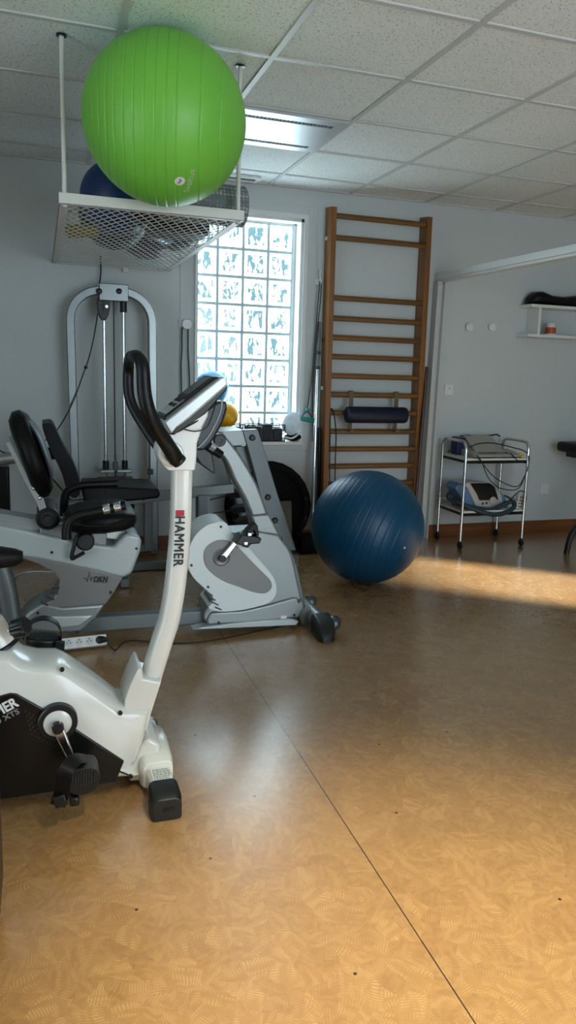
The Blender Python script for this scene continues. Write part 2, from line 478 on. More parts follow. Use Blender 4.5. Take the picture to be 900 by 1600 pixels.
for a, c in (((WX0, 5.30, WZ0), (WX0+.02, YW+TH, WZ1)), ((WX1-.02, 5.33, WZ0), (WX1, YW+TH, WZ1)), ((WX0, 5.33, WZ1-.02), (WX1, YW+TH, WZ1)),
             ((WX0, 5.44, WZ0), (bx0, 5.56, WZ1)), ((1.735, 5.44, WZ0), (WX1, 5.56, WZ1)), ((WX0, 5.44, bz1), (WX1, 5.56, WZ1))): box2(b, a, c)
box2(b, (WX1, 5.312, WZ0-.02), (WX1+.03, YW, WZ1+.03)); box2(b, (WX0-.02, 5.312, WZ1), (WX1, YW, WZ1+.03))
struct('window_frame', b, 'white_lacquer', bev=.002, parent=w1)
b = B(); box2(b, (WX0-.10, 5.316, WZ0-.06), (WX0-.02, YW, WZ1+.09)); box2(b, (WX1+.03, 5.316, WZ0-.06), (WX1+.095, YW, WZ1+.09))
box2(b, (WX0-.02, 5.316, WZ1+.03), (WX1+.03, YW, WZ1+.09)); box2(b, (WX0-.02, 5.316, WZ0-.06), (WX1+.03, YW, WZ0-.02))
struct('window_casing', b, white_paint, bev=.002, parent=w1)
b = B(); box2(b, (WX0, 5.285, WZ0-.02), (WX1, YW+TH, WZ0+.004)); struct('window_sill', b, 'white_lacquer', bev=.004, parent=w1)

# frosted windows behind the camera and in the left wall
def frosted(name, m, axis, pos, a0, a1, z0, z1, bars):
    w = thing(name, '', ''); del w['label']; del w['category']; w['kind'] = 'structure'
    f = (lambda a, p, z: (a, p, z)) if axis == 'y' else (lambda a, p, z: (p, a, z))
    b = B(); box2(b, f(a0, pos-.12, z0), f(a1, pos-.10, z1)); struct('window_pane', b, m, parent=w)
    b = B()
    for k in range(bars+1):
        a = a0+(a1-a0-.06)*k/bars; box2(b, f(a, pos-.1, z0), f(a+.06, pos-.04, z1))
    for z in (z0, z1-.06): box2(b, f(a0, pos-.1, z), f(a1, pos-.04, z+.06))
    struct('window_frame', b, 'white_lacquer', parent=w)
frosted('window_2', 'frosted_daylight_pane', 'y', Y0, .9, 3.1, .15, 2.3, 2)
frosted('window_4', 'frosted_sky_pane', 'x', X0, .5, 2.1, .1, 2.1, 2)
# clear opening light on the right that the sun comes through
b = B()
for z in (SZ0, SZ1-.04): box2(b, (X1+.05, SY0, z), (X1+.11, SY1, z+.04))
for y in (SY0, SY1-.04): box2(b, (X1+.05, y, SZ0), (X1+.11, y+.04, SZ1))
struct('window_3', b, 'white_lacquer')

# folding-wall track and its wall post
b = B(); box2(b, (2.822, Y0+.3, 1.992), (2.90, YW, 2.036)); box2(b, (2.835, Y0+.3, 1.974), (2.888, YW, 1.992)); struct('trim_2', b, 'white_lacquer', bev=.003)
b = B(); box2(b, (2.79, 5.24, 0), (2.80, YW, 1.974)); box2(b, (2.80, 5.29, 0), (2.865, YW, 1.974)); box2(b, (2.855, 5.25, 0), (2.865, YW, 1.974))
box2(b, (2.80, 5.24, 1.955), (2.815, 5.29, 1.974))
for v in b.verts: v.co.x += .028*(v.co.z/2-.5)+.012
struct('trim_3', b, 'grid_white', bev=.002)

# ---------------------------------------------------------------- lights of the place
sun = bpy.data.lights.new('sun', 'SUN'); sun.energy = 48; sun.angle = radians(3.0); sun.color = (.92, .97, 1.0)
so = bpy.data.objects.new('sun', sun); C.objects.link(so); so.location = (9, -1, 3)
sd = V((-.76, .60, -.25)); so.rotation_euler = sd.to_track_quat('-Z', 'Y').to_euler()
w = bpy.data.worlds.new('sky'); sc.world = w; w.use_nodes = True
w.node_tree.nodes['Background'].inputs[0].default_value = (.62, .78, .95, 1); w.node_tree.nodes['Background'].inputs[1].default_value = 1.2
# ---------------------------------------------------------------- ceiling fittings, and an added spotlight for the golden floor
LX, LY = .80, .62
t = thing('added_spotlight', 'added round spotlight, out of view, that brightens the open floor near the viewer', 'added lamp', (LX, LY, CE))
b = B(); lathe(b, (LX, LY, CE+.004), (0, 0, -1), [(0, .085), (.012, .085), (.016, .078), (.010, .062), (.006, .060)], 40, cap=False); obj('trim_ring', b, 'white_lacquer', t)
b = B(); cyl(b, (LX, LY, CE-.001), (LX, LY, CE+.003), .061, .061, 32); obj('lens', b, 'added_spot_glow', t)
sp_ = bpy.data.lights.new('added_floor_spot', 'SPOT'); sp_.energy = 620; sp_.color = (1, .90, .60); sp_.spot_size = radians(60); sp_.spot_blend = 1.0; sp_.shadow_soft_size = .06  # added out of view to turn the near floor golden; no known fitting
so = bpy.data.objects.new('added_floor_spot', sp_); C.objects.link(so); so.location = (LX, LY, CE-.03); so.parent = None
so.rotation_euler = V((.0, .16, -1)).to_track_quat('-Z', 'Y').to_euler()

mat('vent_metal', 'C4CACD', .33, .6, var=.03)
mat('vent_slot', '23282A', .6)
t = thing('ceiling_vent', 'silver ceiling panel with two long black air slots beside the green ball', 'vent', (GX+.3, GY-.9, CE), 'air vents in the ceiling')
ax, ay = GX, GY-1.2
b = B()
z0_ = CE-.012
for y0, y1 in ((.012, .085), (.125, .475), (.515, .588)): box2(b, (ax+.012, ay+y0, z0_), (ax+.588, ay+y1, CE+.004))
for y0, y1 in ((.085, .125), (.475, .515)):
    box2(b, (ax+.012, ay+y0, z0_), (ax+.03, ay+y1, CE+.004)); box2(b, (ax+.53, ay+y0, z0_), (ax+.588, ay+y1, CE+.004))
obj('panel', b, 'vent_metal', t)
for y0, y1 in ((.085, .125), (.475, .515)):
    b = B(); box2(b, (ax+.03, ay+y0, CE-.003), (ax+.53, ay+y1, CE+.004))
    s = obj('slot', b, 'vent_slot', t)
    b = B()
    for k in range(24): box2(b, (ax+.04+k*.02, ay+y0, CE-.008), (ax+.046+k*.02, ay+y1, CE-.004))
    obj('slot_fin', b, 'dark_silver', s)
t = thing('ceiling_vent', 'small white slot vent in the ceiling close above the glass block window', 'vent', (1.2, 5.2, CE), 'air vents in the ceiling')
b = B()
for a, c in (((.96, 5.13), (1.40, 5.155)), ((.96, 5.235), (1.40, 5.26)), ((.96, 5.155), (.985, 5.235)), ((1.375, 5.155), (1.40, 5.235))): box2(b, (*a, CE-.012), (*c, CE+.004))
obj('frame', b, 'white_lacquer', t)
b = B(); box2(b, (.985, 5.155, CE-.004), (1.375, 5.235, CE+.004)); obj('slot', b, 'dark_silver', t)

# ---------------------------------------------------------------- exercise balls
def ball(bm, c, r, axis, grooves, depth=.006, seg=112, w=.011):
    """grooves: latitudes (rad) along the axis, measured from the middle"""
    prof = [(-r, 0)]; lat = []
    n = 150
    for i in range(1, n): lat.append(-pi/2+pi*i/n)
    for g in grooves: lat += [g-w, g-w*.5, g, g+w*.5, g+w]
    for a in sorted(lat):
        k = max([0]+[1-abs(a-g)/w for g in grooves]); q = r*(1-depth*k)
        prof.append((q*sin(a), q*cos(a)))
    prof.append((r, 0))
    lathe(bm, c, axis, prof, seg)
def on_ball(u, v, c, r):
    """the point of a ball's skin that the photo shows at u, v"""
    d = dr(u, v).normalized(); oc = CAM-V(c); bq = oc.dot(d); q = bq*bq-(oc.length_squared-r*r)
    return CAM+d*(-bq-sqrt(max(0, q)))
def wrap(bm, c, r, lift):
    for v in bm.verts:
        n = (v.co-V(c)); h = n.length-r; v.co = V(c)+n.normalized()*(r+lift+max(-.0004, min(.0004, h*0)))
mat('green_vinyl', '74C044', .42, var=.08, vs=5, bump=.12, bs=140)
mat('teal_blue_vinyl', '034060', .38, spec=.38, var=.1, vs=5, bump=.12, bs=140)
GC, GR = V((.472, 3.143, 2.2255)), .3095
t = thing('exercise_ball', 'big green exercise ball wedged between the hanging rack and the ceiling', 'ball', (GC.x, GC.y, GC.z-GR), 'large exercise balls')
view = (GC-CAM).normalized()
ax = RR*.985-UU*.10; ax = (ax-view*ax.dot(view)*.75).normalized()
b = B(); ball(b, GC, GR, ax, [radians(x) for x in (-62, -54, -46, -39, -32, -25, -18, -11, -4, 3, 10, 26, 42)])
skin = obj('ball_skin', b, 'green_vinyl', t)
pl = on_ball(281, 283, GC, GR); nn = (pl-GC).normalized()
b = B(); bmesh.ops.create_circle(b, cap_ends=True, segments=40, radius=m_px(8.2, pl)); bmesh.ops.inset_individual(b, faces=b.faces[:], thickness=.006)
ex = on_ball(286, 267, GC, GR)-on_ball(278, 299, GC, GR); ex = (ex-nn*ex.dot(nn)).normalized(); ey = nn.cross(ex); place(b, pl, ex, ey); wrap(b, GC, GR, .0006)
lg = obj('round_emblem', b, 'white_print', t)
b = B(); sq = [(-.6, -.1), (-.45, .12), (-.2, .1), (-.1, -.2), (.15, -.25), (.3, .05), (.5, .1), (.62, -.15)]
sweep(b, smooth([V((x, y, 0)) for x, y in sq], 4), [(.09, 0), (0, .02), (-.09, 0), (0, -.02)], up=V((0, 0, 1)))
sphere(b, (-.62, .38, 0), .11, 10, 8); sphere(b, (-.2, .45, 0), .09, 10, 8)
k = m_px(7, pl)
for v in b.verts: v.co *= k
place(b, pl, ex, ey); wrap(b, GC, GR, .0012); obj('emblem_mark', b, 'black_print', lg)
b = text_bm('Sveltus', w=(on_ball(301.5, 266, GC, GR)-on_ball(291.5, 301, GC, GR)).length, h=m_px(9.5, pl), bold=0, extr=0)
pt = on_ball(296, 284, GC, GR); nn = (pt-GC).normalized()
tx = on_ball(301.5, 266, GC, GR)-on_ball(291.5, 301, GC, GR); tx = (tx-nn*tx.dot(nn)).normalized(); place(b, pt, tx, nn.cross(tx)); wrap(b, GC, GR, .0007)
obj('printed_lettering', b, 'white_print', t)

BC, BR = V((1.884, 4.232, .349)), .349
t = thing('exercise_ball', 'big petrol blue exercise ball on the floor in front of the wall bars', 'ball', (BC.x, BC.y, 0), 'large exercise balls')
view = (BC-CAM).normalized(); ax = (RR*.86-UU*.40-view*.32).normalized()
b = B(); ball(b, BC, BR, ax, [radians(x) for x in (-66, -56, -48, -40, -33, -26, -19, -12, -5, 2, 9, 16, 24, 33, 44, 56)], depth=.004)
obj('ball_skin', b, 'teal_blue_vinyl', t)
pv = on_ball(632, 856, BC, BR); nn = (pv-BC).normalized(); b = B(); lathe(b, pv-nn*.002, nn, [(0, .0075), (.003, .0075), (.0045, .004), (.0048, 0)], 16)
obj('valve_plug', b, 'white_lacquer', t)

# ---------------------------------------------------------------- rack hung from the ceiling
RX0, RX1, RY0, RY1, RZ = .080, .830, 3.298, 5.318, 1.913
t = thing('hanging_rack', 'white expanded metal rack hung on rods under the ceiling', 'rack', (.45, 4.3, RZ))
mat('rack_white', 'D4D5D0', .45, var=.05)
b = B(); box2(b, (RX0, RY0, RZ), (RX1, RY0+.004, RZ+.0435)); box2(b, (RX0, RY0, RZ), (RX1, RY0+.03, RZ+.004)); obj('front_rail', b, 'rack_white', t, bev=.001)
b = B(); box2(b, (RX0, RY1-.004, RZ), (RX1, RY1, RZ+.04)); box2(b, (RX0, RY1-.04, RZ), (RX1, RY1, RZ+.004)); obj('rear_rail', b, 'rack_white', t, bev=.001)
for x0, x1 in ((RX0, RX0+.004), (RX1-.004, RX1)):
    b = B(); box2(b, (x0, RY0+.004, RZ), (x1, RY1-.004, RZ+.0085))
    xa = RX0 if x0 == RX0 else RX1-.034
    box2(b, (xa, RY0+.03, RZ), (xa+.034, RY1-.04, RZ+.004)); obj('side_rail', b, 'rack_white', t, bev=.001)
b = B()
def strand(x0, y0, x1, y1):
    a, c = V((x0, y0, RZ+.006)), V((x1, y1, RZ+.006)); d = (c-a).normalized(); s = V((-d.y, d.x, 0))*.0017; h = V((0, 0, .0016))
    vs = [b.verts.new(p+q+w_) for p in (a, c) for q in (s, -s) for w_ in (h, -h)]
    for f in ((0, 1, 3, 2), (4, 6, 7, 5), (0, 4, 5, 1), (2, 3, 7, 6), (0, 2, 6, 4), (1, 5, 7, 3)): b.faces.new([vs[i] for i in f])
mx0, mx1, my0, my1 = RX0+.008, RX1-.008, RY0+.008, RY1-.008
sx_, sl = .041, 2.7
W_, H_ = mx1-mx0, my1-my0
k = -H_/sl
while k < W_:
    for sgn in (1, -1):
        # x = k + s, y = s*sl
        s0, s1 = max(0, -k), min(W_-k, H_/sl)
        if s1-s0 > .004:
            xa, xb = k+s0, k+s1
            if sgn < 0: xa, xb = W_-xa, W_-xb
            strand(mx0+xa, my0+s0*sl, mx0+xb, my0+s1*sl)
    k += sx_
obj('mesh_floor', b, 'rack_white', t, sm=False)
for rx, ry in ((.103, 3.325), (.812, 3.340)):
    b = B(); cyl(b, (rx, ry, RZ+.004), (rx, ry, CE+.004), .009, seg=16)
    r = obj('hanging_rod', b, 'rack_white', t)
    b = B(); cyl(b, (rx, ry, CE-.004), (rx, ry, CE+.002), .02, .02); obj('rod_collar', b, 'black_metal', r)
    b = B(); lathe(b, (rx, ry, RZ), (0, 0, -1), [(0, .011), (.004, .011), (.008, .006), (.009, 0)], 16); obj('rod_nut', b, 'rack_white', r)
b = B(); box2(b, (.52, RY1-.05, RZ-.03), (.55, RY1-.01, RZ)); obj('wall_bracket', b, 'rack_white', t, bev=.003)

# things lying in the rack
zr = RZ+.0085
mat('navy_ball', '0A3268', .4, var=.1); mat('ink_ball', '070F26', .42, var=.15); mat('olive_foam', '8A7A2C', .7, var=.2); mat('ice_blue', '9CC4D6', .3, .2)
def simple_ball(lbl, c, r, m, g='balls stowed in the rack', ax=(0, 0, 1)):
    b = B(); ball(b, c, r, ax, [radians(x) for x in (-40, -20, 0, 20, 40)], .004, 48)
    o = obj('exercise_ball', b, m, loc=(c[0], c[1], c[2]-r)); return tag(o, lbl, 'ball', g)
simple_ball('blue exercise ball in the hanging rack behind the green ball', (.375, 4.05, zr+.18), .18, 'navy_ball')
simple_ball('dark navy ball seen through the rack mesh near the wall', (.62, 4.86, zr+.17), .17, 'ink_ball')
simple_ball('midnight blue ball seen through the left side of the rack mesh', (.40, 4.55, zr+.19), .19, 'ink_ball')
simple_ball('small inky blue ball on the rack mesh beside the pale roll', (.72, 4.40, zr+.14), .14, 'ink_ball')
b = B(); cyl(b, (.14, 4.25, zr+.075), (.29, 4.19, zr+.075), .035, .03); 
o = obj('foam_bar', b, 'olive_foam', loc=(.22, 4.22, zr)); 
for v in o.data.vertices: v.co.z -= .04
tag(o, 'short olive yellow foam bar lying in the left of the rack', 'foam bar'); o.modifiers.new('bevel', 'BEVEL').width = .01
b = B(); cyl(b, (.54, 4.06, zr+.03), (.65, 4.22, zr+.03), .03, .03); o = obj('foil_roll', b, 'ice_blue', loc=(.60, 4.14, zr), bev=.008); tag(o, 'pale icy blue roll lying on the rack mesh', 'roll')
# grey dimpled foam roller, end near the right rod
m, n, l, bb = nodes('dimpled_grey_foam'); MATS['dimpled_grey_foam'] = m
tc = n.new('ShaderNodeTexCoord'); vo = n.new('ShaderNodeTexVoronoi'); vo.inputs['Scale'].default_value = 60; vo.inputs['Randomness'].default_value = .15; l.new(tc.outputs['Object'], vo.inputs['Vector'])
l.new(ramp(n, l, vo.outputs['Distance'], [(.25, lin('A9B0B0')), (.5, lin('666D6E'))]), bb.inputs['Base Color']); bb.inputs['Roughness'].default_value = .6
bp = n.new('ShaderNodeBump'); bp.inputs['Strength'].default_value = .6; bp.invert = True; l.new(vo.outputs['Distance'], bp.inputs['Height']); l.new(bp.outputs[0], bb.inputs['Normal'])
t = thing('foam_roller', 'grey dimpled foam roller lying across the rack under the green ball', 'roller', (.62, 3.5, zr))
b = B(); lathe(b, (.50, 3.492, zr+.088), (1, .02, 0), [(0, .05), (0, .08), (.008, .088), (.372, .088), (.38, .08), (.38, .05), (0, .05)], 48, cap=False)
obj('roller_shell', b, 'dimpled_grey_foam', t)
b = B(); lathe(b, (.505, 3.492, zr+.088), (1, .02, 0), [(0, .049), (.37, .049), (.37, .038), (0, .038), (0, .049)], 32, cap=False); obj('roller_core', b, 'black_plastic', t)
b = B(); box2(b, (.40, 3.55, zr), (.47, 3.62, zr+.16)); o = obj('foam_block', b, 'black_foam', loc=(.43, 3.58, zr), bev=.01); tag(o, 'upright black foam block in the rack beside the blue ball', 'foam block')
b = B(); box2(b, (.50, 3.76, zr), (.78, 4.02, zr+.05)); o = obj('folded_mat', b, 'black_foam', loc=(.64, 3.89, zr), bev=.012); tag(o, 'folded black mat lying flat on the right of the rack mesh', 'mat')
# ---------------------------------------------------------------- white upright exercise bike (front left)
t = thing('exercise_bike', 'white upright exercise bike with black side panel and curved white post, nearest the viewer', 'exercise bike', (.0, 2.3, 0), 'exercise bikes')
yn = 2.2
def ap(y, *px): return [V((*p_,)) for p_ in [P(a, c, y) for a, c in px]]
body = [(-.62, .05), (-.66, .22), (-.50, .34), (-.34, .43), (-.22, .48)] + xz(2.30, (0, 1006), (20, 1006), (36, 1019), (58, 1024), (88, 1024), (100, 1029), (112, 1036), (130, 1048), (150, 1062), (168, 1075), (183, 1087), (194, 1088)) + xz(2.22, (236, 1106), (228, 1150), (216, 1188), (206, 1196)) + xz(yn, (210, 1206), (222, 1217), (182, 1222), (60, 1241), (0, 1250))
b = B(); puffy(b, body, [(2.203, .022), (2.208, .014), (2.222, .005), (2.25, 0), (2.35, 0), (2.378, .005), (2.392, .014), (2.397, .022)]); obj('body_shell', b, 'white_gloss', t, ang=60)
pan = [(-.58, .06), (-.58, .24), (-.42, .30)] + xz(2.2, (-40, 1098), (16, 1083), (26, 1084), (72, 1110), (112, 1135), (194, 1189), (181, 1221), (60, 1240), (0, 1249))
b = B(); prism(b, pan, 2.197, 2.23); pn = obj('side_panel', b, mat('black_gloss_panel', '08090A', .3, var=.3), t, bev=.003)
b = B()
for i in range(11):
    for j in range(6):
        q = P(40+i*6+j*2, 1112+j*7+i*3.2, 2.197); cyl(b, q+V((0, -.0006, 0)), q+V((0, .001, 0)), .003, seg=6)
obj('speaker_dots', b, 'dark_grey_plastic', pn)
def lettering(name, par, body_, u, v, y, wpx, hpx, ang, m, bold=.02, shear=0., sp=1.):
    q = P(u, v, y); b = text_bm(body_, w=m_px(wpx, q), h=m_px(hpx, q), bold=bold, extr=.0005, shear=shear, sp=sp)
    a = radians(ang); place(b, q, (cos(a), 0, sin(a)), (-sin(a), 0, cos(a))); return obj(name, b, m, par, sm=False)
lettering('brand_lettering', pn, 'HAMMER', -11, 1115, 2.1965, 78, 17, 25, 'white_print', .03)
lettering('model_lettering', pn, 'CARDIO XTS', -10, 1131, 2.1965, 82, 9, 25, 'grey_print', .012)
for u, v in ((97, 1046), (188, 1114), (204, 1213)):
    q = P(u, v, 2.202); b = B(); cyl(b, q+V((0, -.004, 0)), q+V((0, .004, 0)), .0065, seg=16); obj('screw_cover', b, 'black_plastic', t)
# crank, ring and pedals
hb = P(90, 1128, 2.19)
b = B(); lathe(b, hb+V((0, .02, 0)), (0, -1, 0), [(0, .056), (.028, .056), (.032, .052), (.032, .040), (.026, .040)], 48); obj('crank_ring', b, 'black_plastic', t)
b = B(); lathe(b, hb+V((0, .01, 0)), (0, -1, 0), [(0, .041), (.02, .041), (.024, .034), (.026, .02), (.026, 0)], 40); obj('hub_cover', b, 'white_gloss', t)
def crank(h, e, y):
    b = B(); h = V((h.x, y, h.z)); e = V((e.x, y, e.z)); d = (e-h).normalized(); s = V((-d.z, 0, d.x))
    pts = [h-d*.014+s*.012, h+s*.016, e+s*.010, e+d*.012+s*.006, e+d*.012-s*.006, e-s*.010, h-s*.016, h-d*.014-s*.012]
    prism(b, [(p.x, p.z) for p in pts], y-.009, y+.009); return b
e1 = P(113, 1190, 2.15)
ck = obj('crank', crank(hb, e1, 2.155), 'chrome', t, bev=.004)
b = B(); cyl(b, (hb.x, 2.16, hb.z), (hb.x, 2.142, hb.z), .017, .016, 24); obj('crank_bolt', b, 'black_plastic', ck)
def pedal(par, c, tilt, sgn, strap_down=False):
    """platform with ridges, strap looped over it"""
    R_ = M.Rotation(tilt, 3, 'Y')
    f = lambda x, y, z: V(c)+R_@V((x, y*sgn, z))
    b = B(); prof = [(.058*cos(a)*(1 if abs(cos(a)) < .9 else .95), .046*sin(a)) for a in [2*pi*i/24 for i in range(24)]]
    A_ = [b.verts.new(f(x, y, -.014)) for x, y in prof]; B2 = [b.verts.new(f(x, y, .014)) for x, y in prof]
    b.faces.new(A_); b.faces.new(B2)
    for i in range(24): j = (i+1) % 24; b.faces.new((A_[i], A_[j], B2[j], B2[i]))
    p = obj('pedal', b, 'black_plastic', par, bev=.006)
    b = B()
    for i in range(12): 
        x = -.040+i*.0073; hy = .036*sqrt(max(0, 1-(x/.056)**2))
        vs = box(b, (0, 0, 0), (.0028, hy*2, .006)); xf(vs, M.Translation(f(x, 0, .016)) @ R_.to_4x4())
    obj('tread_ridge', b, 'dark_grey_plastic', p)
    b = B(); k = -1 if strap_down else 1
    path = [f(.058*cos(a)-.004, 0, k*(.006+.070*max(0, sin(a))**.8)) for a in [pi*i/12 for i in range(13)]]
    sweep(b, smooth(path, 3), [(.0018, .022), (.0018, -.022), (-.0018, -.022), (-.0018, .022)], up=R_@V((0, 0, 1)) if False else V((0, 1, 0)))
    obj('pedal_strap', b, 'black_foam', p)
    b = B(); vs = box(b, (0, 0, 0), (.03, .012, .035)); xf(vs, M.Translation(f(.05, -.046, -k*.002)) @ R_.to_4x4()); obj('strap_buckle', b, 'black_plastic', p, bev=.003)
    return p
# near pedal hangs toe-down with its strap towards the rider
pc = P(122, 1222, 2.09); R_ = M.Rotation(radians(-12), 3, 'Y')
b = B(); prism(b, curve_xz(xz(2.06, (110, 1206), (126, 1200), (148, 1200), (156, 1212), (152, 1228), (138, 1238), (118, 1240), (106, 1232))), 2.055, 2.135)
pd = obj('pedal', b, 'black_plastic', t, bev=.008)
b = B()
for i in range(9):
    q = P(114+i*4.2, 1205+abs(i-4)*1.2, 2.052); q2 = P(113+i*4.2, 1228-abs(i-4)*1.6, 2.052)
    cyl(b, V((q.x, 2.053, q.z)), V((q2.x, 2.053, q2.z)), .002, seg=6)
obj('tread_ridge', b, 'dark_grey_plastic', pd)
b = B(); st = [P(142, 1188, 2.12), P(120, 1186, 2.085), P(104, 1203, 2.05), P(99, 1222, 2.045), P(96, 1240, 2.05), P(90, 1258, 2.06)]
sweep(b, smooth(st, 5), [(.0025, .021), (.0025, -.021), (-.0025, -.021), (-.0025, .021)], up=V((0, 1, 0))); obj('pedal_strap', b, 'black_foam', pd)
b = B(); box(b, P(94, 1249, 2.055), (.034, .03, .034), M.Rotation(radians(-15), 3, 'Y')); obj('strap_buckle', b, 'black_plastic', pd, bev=.004)
b = B(); box(b, P(116, 1248, 2.09), (.028, .04, .03)); obj('pedal_peg', b, 'black_plastic', pd, bev=.008)
b = B(); e2 = P(68, 1022, 2.45); cyl(b, V((e2.x, 2.40, e2.z)), V((e2.x, 2.47, e2.z)), .013, .013); obj('far_axle', b, 'chrome', t)
obj('crank', crank(V((hb.x, 0, hb.z)), e2, 2.43), 'chrome', t, bev=.004)
pedal(t, V((P(67, 1001, 2.5).x+.002, 2.52, P(67, 1004, 2.5).z)), radians(6), 1)
# post, socket, foot
b = B(); prism(b, xz(2.24, (195, 1090), (204, 1066), (216, 1041), (221, 1043), (223, 1058), (247, 1063), (252, 1060), (236, 1110), (229, 1140), (190, 1130)), 2.225, 2.375)
obj('post_socket', b, 'white_gloss', t, bev=.012, seg=4)
px = [(229, 1080), (236.5, 1055), (244, 1030), (255, 995), (264.5, 965), (272.5, 920), (278, 870), (281, 830), (282.5, 790), (283.5, 745), (284, 725)]
b = B(); path = smooth([P(u, v, 2.3) for u, v in px], 4)
sweep(b, path, circ(.0305, 28, .043, .55), up=V((0, 1, 0)))
post = obj('post', b, 'white_gloss', t)
# lettering that runs down the post
fy = 2.2562
def down(body_, u, v, wpx, hpx, m, bold):
    q = P(u, v, fy); b = text_bm(body_, w=m_px(hpx, q), h=m_px(wpx, q), bold=bold, extr=.0006, sp=1.12)
    place(b, q, (-.035, 0, -1), (1, 0, -.035))
    return b
obj('brand_lettering', down('HAMMER', 280, 846, 15.5, 80, 'black_print', .028), 'black_print', post, sm=False)
b = B(); q0, q1 = P(274.5, 797.5, fy), P(288, 806, fy); box2(b, (q0.x, fy-.0006, q0.z), (q1.x, fy+.002, q1.z)); obj('red_mark', b, 'red_print', post)
b = B(); prism(b, xz(2.24, (262, 735), (253, 724), (248, 709), (250, 697), (257, 690), (256, 668), (300, 648), (326, 632), (325, 650), (316, 668), (308, 692), (307, 715), (305, 735)), 2.235, 2.365)
hd = obj('handlebar_head', b, 'white_gloss', t, bev=.014, seg=4)
hc = P(268, 710, 2.23)
b = B(); lathe(b, hc+V((0, .03, 0)), (0, -1, 0), [(0, .037), (.03, .037), (.036, .033), (.037, .022), (.03, .02), (.03, 0)], 32); obj('pivot_cap', b, 'white_gloss', hd)
# console: silver band, black underside, black face, screen and key panel
cn = thing  # (readability)
ca, cb = P(257, 659, 2.19), P(349, 589, 2.19); cd = V((cb.x-ca.x, 0, cb.z-ca.z)); L_ = cd.length; cd.normalize(); cnm = V((-cd.z, 0, cd.x))
b = B(); prism(b, xz(2.19, (255.5, 660), (268, 679), (277, 668), (300, 651), (356, 603), (354, 594), (349, 588), (345, 590)), 2.19, 2.36); con = obj('console', b, 'silver_plastic', t, bev=.008)
b = B(); prism(b, xz(2.19, (267, 680), (273, 680), (322, 647), (354, 611), (357, 605), (355, 600), (300, 645), (277, 667)), 2.197, 2.353); obj('console_underside', b, 'black_plastic', con, bev=.004)
def slab(s0, s1, y0, y1, h0, h1):
    b = B(); o = V((ca.x, 0, ca.z))
    pts = [o+cd*s0+cnm*h0, o+cd*s1+cnm*h0, o+cd*s1+cnm*h1, o+cd*s0+cnm*h1]
    prism(b, [(p.x, p.z) for p in pts], y0, y1); return b
obj('console_face', slab(.004, L_-.012, 2.20, 2.35, -.006, .012), mat('black_face', '0E1012', .3), con, bev=.006)
obj('console_hood', slab(L_*.42, L_-.02, 2.205, 2.345, .010, .016), 'black_plastic', con, bev=.005)
scn = obj('screen', slab(L_*.50, L_*.88, 2.22, 2.33, .0145, .0168), 'screen', con, bev=.001)
obj('key_panel', slab(.018, L_*.40, 2.212, 2.338, .011, .0132), 'silver_plastic', con, bev=.001)
for k in range(4):
    for yy in (2.222, 2.262, 2.302): obj('key', slab(.05+k*.022, .064+k*.022, yy, yy+.026, .0125, .0155), 'black_plastic', con, bev=.001)
# cable from the console down to the head
b = B(); tube(b, [P(341, 619, 2.3), P(330, 636, 2.27), P(312, 655, 2.24), P(290, 668, 2.22), P(276, 676, 2.24)], .0022, 8); obj('sensor_cable', b, 'black_plastic', con)
b = B(); tube(b, [P(338, 626, 2.27), P(331, 650, 2.23), P(322, 668, 2.22), P(306, 674, 2.22), P(288, 671, 2.225)], .0018, 8); obj('sensor_cable', b, 'black_plastic', con)
# handlebar loop
nearp = [(276, 718, 2.215), (270, 708, 2.20), (257, 688, 2.185), (243, 665, 2.16), (233, 645, 2.145), (227, 622, 2.14), (224.5, 600, 2.14), (223.5, 578, 2.14), (220, 563, 2.155), (213, 556.5, 2.19), (207.5, 557, 2.24)]
farp = [(205.5, 557, 2.30), (204, 558, 2.36), (202, 563, 2.41), (201, 578, 2.445), (200.5, 600, 2.45), (203, 622, 2.45), (211, 642, 2.44), (225, 665, 2.42), (240, 688, 2.40), (250, 702, 2.38)]
b = B(); pts = smooth([P(*q) for q in nearp], 5); sc_ = [1.12-.30*i/(len(pts)-1) for i in range(len(pts))]
sweep(b, pts, circ(.0205, 18), scale=sc_); hb1 = obj('handlebar_grip', b, 'black_foam', t)
b = B(); tube(b, [P(*q) for q in farp], .0168, 16, 5); hb2 = obj('handlebar_grip', b, 'black_foam', t)
for u, v, y in ((232, 652, 2.425), (241, 672, 2.40)):
    q = P(u, v, y); b = B(); d = (P(u+6, v+11, y)-q).normalized(); cyl(b, q-d*.017+V((.004, -.006, .004)), q+d*.017+V((.004, -.006, .004)), .0125, seg=16); obj('pulse_sensor', b, 'chrome', hb2)
b = B(); cyl(b, P(283, 724, 2.215), P(276.5, 717, 2.215), .022, .0228, 20); obj('grip_end', b, 'black_plastic', hb1, bev=.006)
